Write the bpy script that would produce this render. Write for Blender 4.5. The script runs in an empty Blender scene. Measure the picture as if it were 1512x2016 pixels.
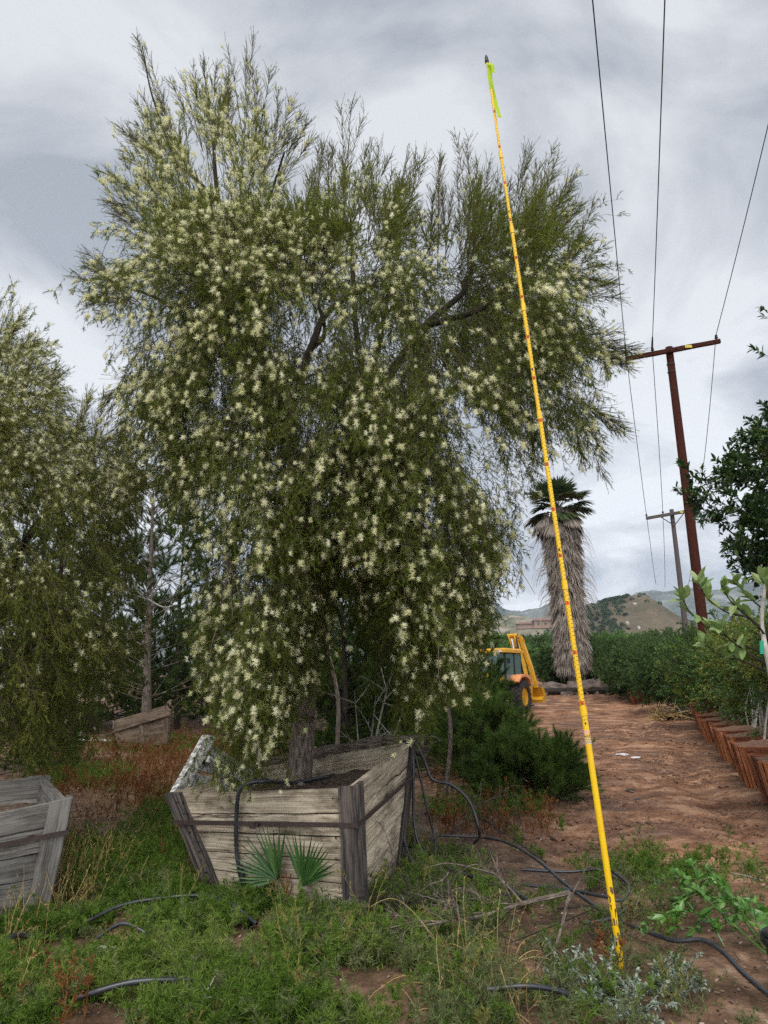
import bpy, math, random
import numpy as np
from mathutils import Vector, Matrix
R = math.radians
rng = np.random.default_rng(7)
random.seed(7)
C = bpy.context.scene
COL = C.collection

# ------------------------------------------------------------------ camera
PITCH, ROLL, HCAM, F = R(12.7), 0.020, 1.6, 1514.0
cd = bpy.data.cameras.new("camera"); cam = bpy.data.objects.new("camera", cd); COL.objects.link(cam)
cd.sensor_fit = 'VERTICAL'; cd.sensor_height = 36; cd.lens = 36 * F / 2016; cd.clip_start = 0.05; cd.clip_end = 9000
fw = Vector((0, math.cos(PITCH), math.sin(PITCH))); upv = Vector((0, -math.sin(PITCH), math.cos(PITCH))); rt = Vector((1, 0, 0))
r_ = rt * math.cos(ROLL) - upv * math.sin(ROLL); u_ = upv * math.cos(ROLL) + rt * math.sin(ROLL)
M = Matrix((r_, u_, -fw)).transposed().to_4x4(); M.translation = Vector((0, 0, HCAM)); cam.matrix_world = M
C.camera = cam
# ------------------------------------------------------------------ sky
w = bpy.data.worlds.new("World"); C.world = w; w.use_nodes = True
nt = w.node_tree; nt.nodes.clear(); N = nt.nodes.new; LK = nt.links.new
SUN_EL, SUN_ROT = R(58), R(200)
out = N('ShaderNodeOutputWorld'); bg = N('ShaderNodeBackground'); bg.inputs[1].default_value = 0.10
sky = N('ShaderNodeTexSky'); sky.sky_type = 'NISHITA'; sky.sun_disc = False; sky.sun_elevation = SUN_EL; sky.sun_rotation = SUN_ROT
tc = N('ShaderNodeTexCoord'); sp = N('ShaderNodeSeparateXYZ'); LK(tc.outputs['Generated'], sp.inputs[0])
zz = N('ShaderNodeMath'); zz.operation = 'MAXIMUM'; LK(sp.outputs[2], zz.inputs[0]); zz.inputs[1].default_value = 0.0
za = N('ShaderNodeMath'); za.operation = 'ADD'; LK(zz.outputs[0], za.inputs[0]); za.inputs[1].default_value = 0.32
dx = N('ShaderNodeMath'); dx.operation = 'DIVIDE'; LK(sp.outputs[0], dx.inputs[0]); LK(za.outputs[0], dx.inputs[1])
dy = N('ShaderNodeMath'); dy.operation = 'DIVIDE'; LK(sp.outputs[1], dy.inputs[0]); LK(za.outputs[0], dy.inputs[1])
cx = N('ShaderNodeCombineXYZ'); LK(dx.outputs[0], cx.inputs[0]); LK(dy.outputs[0], cx.inputs[1]); cx.inputs[2].default_value = 3.7
n1 = N('ShaderNodeTexNoise'); n1.inputs['Scale'].default_value = 2.7; n1.inputs['Detail'].default_value = 9; n1.inputs['Roughness'].default_value = 0.52
n1.inputs['Distortion'].default_value = 0.5; LK(cx.outputs[0], n1.inputs['Vector'])
cr = N('ShaderNodeValToRGB'); LK(n1.outputs[0], cr.inputs[0])
e = cr.color_ramp.elements
e[0].position = 0.41; e[0].color = (0.40, 0.435, 0.49, 1)
e[1].position = 0.60; e[1].color = (0.74, 0.765, 0.80, 1)
m = cr.color_ramp.elements.new(0.5); m.color = (0.565, 0.59, 0.635, 1)
# brighter band of thin cloud towards the horizon
hb = N('ShaderNodeMapRange'); LK(zz.outputs[0], hb.inputs[0]); hb.inputs[1].default_value = 0.0; hb.inputs[2].default_value = 0.55; hb.inputs[3].default_value = 1.28; hb.inputs[4].default_value = 0.95
sc_ = N('ShaderNodeVectorMath'); sc_.operation = 'SCALE'; LK(cr.outputs[0], sc_.inputs[0]); LK(hb.outputs[0], sc_.inputs['Scale'])
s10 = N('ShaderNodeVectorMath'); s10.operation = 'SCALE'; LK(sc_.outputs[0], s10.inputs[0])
# cloud brightened behind the viewer, on the sun's side, as added front fill
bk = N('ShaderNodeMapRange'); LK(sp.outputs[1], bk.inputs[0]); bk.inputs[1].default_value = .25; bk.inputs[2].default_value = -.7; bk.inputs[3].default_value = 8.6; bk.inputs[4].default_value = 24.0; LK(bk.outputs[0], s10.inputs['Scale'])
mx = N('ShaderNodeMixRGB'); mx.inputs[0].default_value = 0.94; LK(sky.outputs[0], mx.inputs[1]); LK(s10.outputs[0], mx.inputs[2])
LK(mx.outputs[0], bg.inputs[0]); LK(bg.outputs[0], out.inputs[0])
# ------------------------------------------------------------------ sun behind cloud
sd = bpy.data.lights.new("sun", 'SUN'); sd.energy = 1.5; sd.angle = R(25); sd.color = (1, .95, .88)
so = bpy.data.objects.new("sun", sd); COL.objects.link(so); so.rotation_euler = (R(90) - SUN_EL, 0, R(180) - SUN_ROT + R(10)); so.location = (0, -5, 30)
C.view_settings.view_transform = 'Standard'; C.view_settings.look = 'None'; C.view_settings.exposure = 0.42; C.view_settings.gamma = 1
cy = C.cycles; cy.max_bounces = 6; cy.diffuse_bounces = 3; cy.glossy_bounces = 2; cy.transmission_bounces = 4; cy.volume_bounces = 0; cy.transparent_max_bounces = 6
cy.use_adaptive_sampling = False; cy.use_denoising = False; C.render.filter_size = 1.15; cy.sample_clamp_indirect = 4

# ------------------------------------------------------------------ pixel <-> world
def ray(px, py):
    return (fw + r_ * ((px - 756) / F) - u_ * ((py - 1008) / F))
def P(px, py, D):
    d = ray(px, py); return np.array((d.x * D / d.y, D, HCAM + d.z * D / d.y))
def Z0(D):
    return np.interp(D, [0, 18, 32, 38, 43, 90, 140, 400], [0, 0, .35, .8, 1.15, 3.4, 4.0, -4])
def G(px, py, z=0.0):
    d = ray(px, py); lo = 1.0
    for D in np.concatenate([np.arange(2, 30, .05), np.arange(30, 120, .25)]):
        if HCAM + d.z * D / d.y <= Z0(D) + z: return np.array((d.x * D / d.y, D, Z0(D) + z))
    return P(px, py, 60)
ED = np.array((0.34, 0.94)); ED /= np.linalg.norm(ED)      # direction the road runs

# ------------------------------------------------------------------ noise
def vnoise(x, y, seed=0):
    x = np.asarray(x, float); y = np.asarray(y, float)
    xi = np.floor(x).astype(np.int64); yi = np.floor(y).astype(np.int64); fx = x - xi; fy = y - yi
    fx = fx * fx * (3 - 2 * fx); fy = fy * fy * (3 - 2 * fy)
    def h(a, b):
        n = (a * 374761393 + b * 668265263 + seed * 1442695041) & 0xffffffff
        n = ((n ^ (n >> 13)) * 1274126177) & 0xffffffff
        return ((n ^ (n >> 16)) & 0xffff) / 65535.0
    return (h(xi, yi) * (1 - fx) + h(xi + 1, yi) * fx) * (1 - fy) + (h(xi, yi + 1) * (1 - fx) + h(xi + 1, yi + 1) * fx) * fy
def fbm(x, y, o=5, seed=0, g=.5):
    s = 0; a = 1; t = 0
    for i in range(o):
        s = s + a * vnoise(x * 2 ** i + 13.7 * i, y * 2 ** i - 7.1 * i, seed + i); t += a; a *= g
    return s / t

# ------------------------------------------------------------------ mesh helpers
def mk(name, parts, mats, parent=None, smooth=False):
    """parts: (verts, faces, material index, tint per vertex or number, grain coordinates or None)"""
    V, idx, tot, mi, T, GR = [], [], [], [], [], []; off = 0
    for p in parts:
        v, f, m = np.asarray(p[0], float).reshape(-1, 3), np.asarray(p[1]), p[2]
        if len(v) == 0 or len(f) == 0: continue
        V.append(v); idx.append((f + off).ravel()); tot.append(np.full(len(f), f.shape[1])); mi.append(np.full(len(f), m))
        t = p[3] if len(p) > 3 else 0.5
        T.append(np.broadcast_to(np.asarray(t, float), (len(v),)))
        GR.append(p[4] if len(p) > 4 and p[4] is not None else v)
        off += len(v)
    V = np.concatenate(V); idx = np.concatenate(idx); tot = np.concatenate(tot); mi = np.concatenate(mi); T = np.concatenate(T); GR = np.concatenate(GR)
    me = bpy.data.meshes.new(name)
    org = np.zeros(3)
    me.vertices.add(len(V)); me.vertices.foreach_set('co', V.astype(np.float32).ravel())
    me.loops.add(len(idx)); me.loops.foreach_set('vertex_index', idx.astype(np.int32))
    me.polygons.add(len(tot)); st = np.concatenate([[0], np.cumsum(tot)[:-1]])
    me.polygons.foreach_set('loop_start', st.astype(np.int32)); me.polygons.foreach_set('loop_total', tot.astype(np.int32))
    for m_ in mats: me.materials.append(m_)
    me.polygons.foreach_set('material_index', mi.astype(np.int32))
    me.polygons.foreach_set('use_smooth', np.full(len(tot), smooth))
    a = me.attributes.new('tint', 'FLOAT', 'POINT'); a.data.foreach_set('value', T.astype(np.float32))
    a = me.attributes.new('grain', 'FLOAT_VECTOR', 'POINT'); a.data.foreach_set('vector', GR.astype(np.float32).ravel())
    me.update(calc_edges=True)
    o = bpy.data.objects.new(name, me); COL.objects.link(o)
    if parent is not None:
        o.parent = parent; o.matrix_parent_inverse = Matrix.Translation(-parent.location) if parent.rotation_euler.z == 0 else (Matrix.Translation(parent.location) @ Matrix.Rotation(parent.rotation_euler.z, 4, 'Z')).inverted()
    return o
def tag(o, label=None, cat=None, group=None, kind=None):
    for k, v in (('label', label), ('category', cat), ('group', group), ('kind', kind)):
        if v: o[k] = v
    return o
def thing(name, loc, label, cat, group=None):
    o = bpy.data.objects.new(name, None); o.location = [float(v) for v in loc]; o.empty_display_size = .2; COL.objects.link(o)
    return tag(o, label, cat, group)
def nrm(a): return a / np.maximum(np.linalg.norm(a, axis=-1, keepdims=True), 1e-9)
def rvec(n): return nrm(rng.normal(size=(n, 3)))
def perp(d): return nrm(np.cross(d, rvec(len(d))))

def box_part(c, s, mi=0, tint=.5, rz=0, M3=None, taper=1.0):
    hx, hy, hz = np.array(s) / 2
    v = np.array([(x, y, z) for z in (-hz, hz) for y in (-hy, hy) for x in (-hx, hx)], float)
    v[:4, :2] *= taper
    if M3 is not None: v = v @ np.array(M3).T
    if rz: ca, sa = math.cos(rz), math.sin(rz); v = v @ np.array([[ca, sa, 0], [-sa, ca, 0], [0, 0, 1]])
    f = np.array([(0, 2, 3, 1), (4, 5, 7, 6), (0, 1, 5, 4), (2, 6, 7, 3), (0, 4, 6, 2), (1, 3, 7, 5)])
    return (v + np.array(c), f, mi, tint, None)
def hexa(c8, mi=0, tint=.5, grain=None):
    """eight corners: bottom four then top four, same order"""
    f = np.array([(0, 3, 2, 1), (4, 5, 6, 7), (0, 1, 5, 4), (1, 2, 6, 5), (2, 3, 7, 6), (3, 0, 4, 7)])
    return (np.array(c8), f, mi, tint, grain)
def prism(poly, y0, y1, mi=0, tint=.5):
    """polygon in x,z extruded along y (list of fans)"""
    n = len(poly); v = [(x, y0, z) for x, z in poly] + [(x, y1, z) for x, z in poly]
    f = [(i, (i + 1) % n, n + (i + 1) % n, n + i) for i in range(n)]
    ps = [(np.array(v, float), np.array(f), mi, tint, None)]
    ps.append((np.array(v[:n], float), np.array([tuple(range(n))[::-1]]), mi, tint, None)); ps.append((np.array(v[n:], float), np.array([tuple(range(n))]), mi, tint, None))
    return ps
def tubes(pts, rad, sides=3, mi=0, tint=.5, bump=0):
    pts = np.asarray(pts, float)
    if pts.ndim == 2: pts = pts[None]
    n, k, _ = pts.shape; rad = np.broadcast_to(np.asarray(rad, float), (n, k))
    t = np.gradient(pts, axis=1); t = nrm(t)
    ref = np.where(np.abs(t[:, :1, 2:3]) > .9, np.array([1., 0, 0]), np.array([0, 0, 1.]))
    a = nrm(np.cross(t, np.broadcast_to(ref, t.shape)) + 1e-6); b = np.cross(t, a)
    th = np.arange(sides) * 2 * math.pi / sides
    rr = rad[:, :, None, None]
    if bump: rr = rr * (1 + bump * (rng.random((n, k, sides, 1)) - .5))
    v = pts[:, :, None] + rr * (np.cos(th)[None, None, :, None] * a[:, :, None] + np.sin(th)[None, None, :, None] * b[:, :, None])
    base = (np.arange(n) * k * sides)[:, None, None] + (np.arange(k - 1) * sides)[None, :, None] + np.arange(sides)[None, None]
    nx = (np.arange(n) * k * sides)[:, None, None] + (np.arange(k - 1) * sides)[None, :, None] + ((np.arange(sides) + 1) % sides)[None, None]
    f = np.stack([base, nx, nx + sides, base + sides], -1).reshape(-1, 4)
    s = np.cumsum(np.concatenate([np.zeros((n, 1)), np.linalg.norm(np.diff(pts, axis=1), axis=2)], 1), 1)
    gr = np.stack([np.broadcast_to(s[:, :, None], (n, k, sides)), np.broadcast_to(np.cos(th) * np.mean(rad), (n, k, sides)), np.broadcast_to(np.sin(th) * np.mean(rad), (n, k, sides))], -1).reshape(-1, 3)
    if isinstance(tint, np.ndarray): tint = np.repeat(tint, k * sides)
    return (v.reshape(-1, 3), f, mi, tint, gr)
def spline(cp, n=40):
    cp = np.array(cp, float); q = np.vstack([2 * cp[0] - cp[1], cp, 2 * cp[-1] - cp[-2]]); o = []
    m_ = len(cp) - 1
    for t in np.linspace(0, m_ - 1e-6, n):
        i = int(t); u = t - i; a, b, c, d = q[i], q[i + 1], q[i + 2], q[i + 3]
        o.append(.5 * ((2 * b) + (-a + c) * u + (2 * a - 5 * b + 4 * c - d) * u * u + (-a + 3 * b - 3 * c + d) * u ** 3))
    return np.array(o)
def strands(org, d, L, droop, K=6, wob=.12):
    n = len(org); L = np.broadcast_to(L, (n,)); droop = np.broadcast_to(droop, (n,))
    p = [org]; d = nrm(d)
    for i in range(K):
        p.append(p[-1] + d * (L / K)[:, None])
        d = nrm(d + np.array([0, 0, -1.]) * droop[:, None] + rng.normal(size=(n, 3)) * wob)
    return np.stack(p, 1)
def along(pts, t):
    """pts (n,k,3), t (n,m) in 0..1 -> positions and tangents (n,m,3)"""
    n, k, _ = pts.shape; x = np.clip(t, 0, .9999) * (k - 1); i = x.astype(int); u = (x - i)[..., None]; ar = np.arange(n)[:, None]
    a = pts[ar, i]; b = pts[ar, i + 1]; return a + (b - a) * u, nrm(b - a)
def tri_leaves(p, d, L, W, tint, mi=0):
    n = len(p); s = perp(d) * (W / 2 if np.isscalar(W) else W[:, None] / 2); L_ = L if np.isscalar(L) else L[:, None]
    v = np.stack([p + s, p - s, p + d * L_], 1).reshape(-1, 3)
    return (v, np.arange(3 * n).reshape(-1, 3), mi, np.repeat(tint, 3), None)
def kite_leaves(p, d, L, W, tint, mi=0):
    n = len(p); s = perp(d) * (W / 2); L_ = np.broadcast_to(L, (n,))[:, None]
    v = np.stack([p, p + s + d * L_ * .42, p + d * L_, p - s + d * L_ * .42], 1).reshape(-1, 3)
    return (v, np.arange(4 * n).reshape(-1, 4), mi, np.repeat(tint, 4), None)
def broad_leaves(p, d, L, W, tint, mi=0, fold=.22, curl=.18, up=None):
    """pointed oval leaves, folded on the midrib and curling"""
    n = len(p); L_ = np.broadcast_to(L, (n,))[:, None]; W_ = np.broadcast_to(W, (n,))[:, None]
    if up is None: up = np.array([0, 0, 1.])
    s = nrm(np.cross(d, up + rng.normal(size=(n, 3)) * .45)); nn = np.cross(s, d)
    rows = []
    for t, wd in ((0, .04), (.18, .68), (.42, 1.0), (.70, .78), (.88, .38), (1.0, .0)):
        c = p + d * L_ * t - nn * L_ * curl * t * t; h = s * W_ * .5 * wd; f = nn * W_ * fold * wd
        rows += [c - h + f, c, c + h + f]
    v = np.stack(rows, 1).reshape(-1, 3); b = np.arange(n)[:, None, None] * 18; fs = []
    for r in range(5):
        for c in (0, 1): fs.append((r * 3 + c, r * 3 + c + 1, r * 3 + c + 4, r * 3 + c + 3))
    return (v, (b + np.array(fs)[None]).reshape(-1, 4), mi, np.repeat(tint, 18), None)
def spray(org, d, L, droop, n_tw, tw_len, tw_ang, n_lf, lfL, lfW, lf_ang=.6, tw_droop=.06, rad=.003, leaf='tri', K=6, wob=.1, bare=0.0, mi_l=0, mi_t=1, tint=None, tw_wood=True, main_leaf=True):
    """leafy branchlets: an axis, side twigs and leaves on the twigs; returns mesh parts and axis points"""
    n = len(org); ax = strands(org, d, L, droop, K, wob)
    base_t = rng.random(n) if tint is None else tint
    t = bare + (1 - bare) * np.sqrt(rng.random((n, n_tw)) * .95 + .03)
    p, tg = along(ax, t); p = p.reshape(-1, 3); tg = tg.reshape(-1, 3)
    a = tw_ang * (0.6 + .8 * rng.random(len(p)))[:, None]
    td = nrm(tg * np.cos(a) + perp(tg) * np.sin(a))
    tl = tw_len * (.5 + rng.random(len(p))) * (1.25 - .75 * t.reshape(-1))
    tw = strands(p, td, tl, tw_droop, 3, .1)
    parts = [tubes(ax, rad * np.linspace(1, .35, K + 1), 3, mi_t, .5)]
    if tw_wood: parts.append(tubes(tw, rad * .5 * np.linspace(1, .5, 4), 3, mi_t, .5))
    lt = rng.random((len(tw), n_lf)) * .95 + .05
    lp, lg = along(tw, lt); lp = lp.reshape(-1, 3); lg = lg.reshape(-1, 3)
    bt = np.repeat(np.repeat(base_t, n_tw), n_lf)
    if main_leaf:
        mp, mg = along(ax, rng.random((n, n_lf)) * (1 - bare) + bare); lp = np.vstack([lp, mp.reshape(-1, 3)]); lg = np.vstack([lg, mg.reshape(-1, 3)]); bt = np.concatenate([bt, np.repeat(base_t, n_lf)])
    aa = (lf_ang * (.5 + rng.random(len(lp))))[:, None]
    ld = nrm(lg * np.cos(aa) + perp(lg) * np.sin(aa))
    tn = np.clip(bt * .6 + rng.random(len(lp)) * .4, 0, 1)
    ll = lfL * (.6 + .8 * rng.random(len(lp)))
    if leaf == 'tri': parts.append(tri_leaves(lp, ld, ll, lfW, tn, mi_l))
    elif leaf == 'kite': parts.append(kite_leaves(lp, ld, ll, lfW, tn, mi_l))
    else: parts.append(broad_leaves(lp, ld, ll, lfW, tn, mi_l))
    return parts, ax

# ------------------------------------------------------------------ materials
def newmat(name):
    m_ = bpy.data.materials.new(name); m_.use_nodes = True; n_ = m_.node_tree; n_.nodes.clear(); return m_, n_
def ramp(n_, src, cols):
    c = n_.nodes.new('ShaderNodeValToRGB'); el = c.color_ramp.elements; el[0].position, el[0].color = cols[0][0], (*cols[0][1], 1); el[1].position, el[1].color = cols[-1][0], (*cols[-1][1], 1)
    for p, k in cols[1:-1]: x = el.new(p); x.color = (*k, 1)
    n_.links.new(src, c.inputs[0]); return c.outputs[0]
def leaf_mat(name, cols, trans=.3, rough=.6, spec=.1):
    m_, n_ = newmat(name); at = n_.nodes.new('ShaderNodeAttribute'); at.attribute_name = 'tint'
    k = len(cols); col = ramp(n_, at.outputs['Fac'], [(i / (k - 1), c) for i, c in enumerate(cols)])
    b = n_.nodes.new('ShaderNodeBsdfPrincipled'); b.inputs['Roughness'].default_value = rough; b.inputs['Specular IOR Level'].default_value = spec; n_.links.new(col, b.inputs['Base Color'])
    o = n_.nodes.new('ShaderNodeOutputMaterial')
    if trans:
        t = n_.nodes.new('ShaderNodeBsdfTranslucent'); n_.links.new(col, t.inputs[0]); mx_ = n_.nodes.new('ShaderNodeMixShader'); mx_.inputs[0].default_value = trans
        n_.links.new(b.outputs[0], mx_.inputs[1]); n_.links.new(t.outputs[0], mx_.inputs[2]); n_.links.new(mx_.outputs[0], o.inputs[0])
    else: n_.links.new(b.outputs[0], o.inputs[0])
    return m_
def noise_mat(name, cols, scale=8, rough=.8, bump=.3, coord='Object', stretch=(1, 1, 1), detail=6, spec=.3, dist=.02, metallic=0, attr=None, tintmix=0):
    m_, n_ = newmat(name); nd = n_.nodes
    if attr: tcn = nd.new('ShaderNodeAttribute'); tcn.attribute_name = attr; src = tcn.outputs['Vector']
    else: tcn = nd.new('ShaderNodeTexCoord'); src = tcn.outputs[coord]
    mp = nd.new('ShaderNodeMapping'); mp.inputs['Scale'].default_value = stretch; n_.links.new(src, mp.inputs[0])
    nz = nd.new('ShaderNodeTexNoise'); nz.inputs['Scale'].default_value = scale; nz.inputs['Detail'].default_value = detail; nz.inputs['Roughness'].default_value = .62; n_.links.new(mp.outputs[0], nz.inputs['Vector'])
    lo, hi = .3, .7; k = len(cols)
    col = ramp(n_, nz.outputs[0], [(lo + (hi - lo) * i / (k - 1), c) for i, c in enumerate(cols)])
    if tintmix:
        at = nd.new('ShaderNodeAttribute'); at.attribute_name = 'tint'; mr = nd.new('ShaderNodeMapRange'); n_.links.new(at.outputs['Fac'], mr.inputs[0]); mr.inputs[3].default_value = 1 - tintmix; mr.inputs[4].default_value = 1 + tintmix
        vs = nd.new('ShaderNodeVectorMath'); vs.operation = 'SCALE'; n_.links.new(col, vs.inputs[0]); n_.links.new(mr.outputs[0], vs.inputs['Scale']); col = vs.outputs[0]
    b = nd.new('ShaderNodeBsdfPrincipled'); b.inputs['Roughness'].default_value = rough; b.inputs['Specular IOR Level'].default_value = spec; b.inputs['Metallic'].default_value = metallic
    n_.links.new(col, b.inputs['Base Color'])
    if bump:
        bp = nd.new('ShaderNodeBump'); bp.inputs['Strength'].default_value = bump; bp.inputs['Distance'].default_value = dist; n_.links.new(nz.outputs[0], bp.inputs['Height']); n_.links.new(bp.outputs[0], b.inputs['Normal'])
    o = nd.new('ShaderNodeOutputMaterial'); n_.links.new(b.outputs[0], o.inputs[0]); return m_
def wood_mat(name, light, mid, dark, stain=.5, grey=None, rs=1.0):
    """sawn boards: long grain, cathedral figure, dark weather stains; grain attribute: x along the board in metres, y across"""
    m_, n_ = newmat(name); nd = n_.nodes; lk = n_.links.new
    at = nd.new('ShaderNodeAttribute'); at.attribute_name = 'grain'; tn = nd.new('ShaderNodeAttribute'); tn.attribute_name = 'tint'
    mp = nd.new('ShaderNodeMapping'); mp.inputs['Scale'].default_value = (.55 * rs, 6 * rs, 6 * rs); lk(at.outputs['Vector'], mp.inputs[0])
    nz = nd.new('ShaderNodeTexNoise'); nz.inputs['Scale'].default_value = 1.0; nz.inputs['Detail'].default_value = 3; lk(mp.outputs[0], nz.inputs['Vector'])
    mul = nd.new('ShaderNodeMath'); mul.operation = 'MULTIPLY'; lk(nz.outputs[0], mul.inputs[0]); mul.inputs[1].default_value = 60
    sn = nd.new('ShaderNodeMath'); sn.operation = 'SINE'; lk(mul.outputs[0], sn.inputs[0])
    fine = nd.new('ShaderNodeTexNoise'); mp2 = nd.new('ShaderNodeMapping'); mp2.inputs['Scale'].default_value = (1.3, 130, 130); lk(at.outputs['Vector'], mp2.inputs[0]); lk(mp2.outputs[0], fine.inputs['Vector']); fine.inputs['Scale'].default_value = 1; fine.inputs['Detail'].default_value = 3
    a1 = nd.new('ShaderNodeMath'); a1.operation = 'MULTIPLY_ADD'; lk(sn.outputs[0], a1.inputs[0]); a1.inputs[1].default_value = .10; lk(fine.outputs[0], a1.inputs[2])
    col = ramp(n_, a1.outputs[0], [(.22, dark), (.42, mid), (.62, light)])
    stn = nd.new('ShaderNodeTexNoise'); mp3 = nd.new('ShaderNodeMapping'); mp3.inputs['Scale'].default_value = (2.2, 4.5, 4.5); lk(at.outputs['Vector'], mp3.inputs[0]); lk(mp3.outputs[0], stn.inputs['Vector']); stn.inputs['Scale'].default_value = 1.3; stn.inputs['Detail'].default_value = 7; stn.inputs['Roughness'].default_value = .65
    sm = nd.new('ShaderNodeMapRange'); lk(stn.outputs[0], sm.inputs[0]); sm.inputs[1].default_value = .46; sm.inputs[2].default_value = .68; sm.inputs[4].default_value = stain
    mxx = nd.new('ShaderNodeMixRGB'); mxx.blend_type = 'MULTIPLY'; lk(sm.outputs[0], mxx.inputs[0]); lk(col, mxx.inputs[1]); mxx.inputs[2].default_value = (*(grey or (.22, .21, .21)), 1)
    mr = nd.new('ShaderNodeMapRange'); lk(tn.outputs['Fac'], mr.inputs[0]); mr.inputs[3].default_value = .72; mr.inputs[4].default_value = 1.25
    vs = nd.new('ShaderNodeVectorMath'); vs.operation = 'SCALE'; lk(mxx.outputs[0], vs.inputs[0]); lk(mr.outputs[0], vs.inputs['Scale'])
    b = nd.new('ShaderNodeBsdfPrincipled'); b.inputs['Roughness'].default_value = .85; b.inputs['Specular IOR Level'].default_value = .2; lk(vs.outputs[0], b.inputs['Base Color'])
    bp = nd.new('ShaderNodeBump'); bp.inputs['Strength'].default_value = .5; bp.inputs['Distance'].default_value = .006; lk(a1.outputs[0], bp.inputs['Height']); lk(bp.outputs[0], b.inputs['Normal'])
    o = nd.new('ShaderNodeOutputMaterial'); lk(b.outputs[0], o.inputs[0]); return m_

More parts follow.
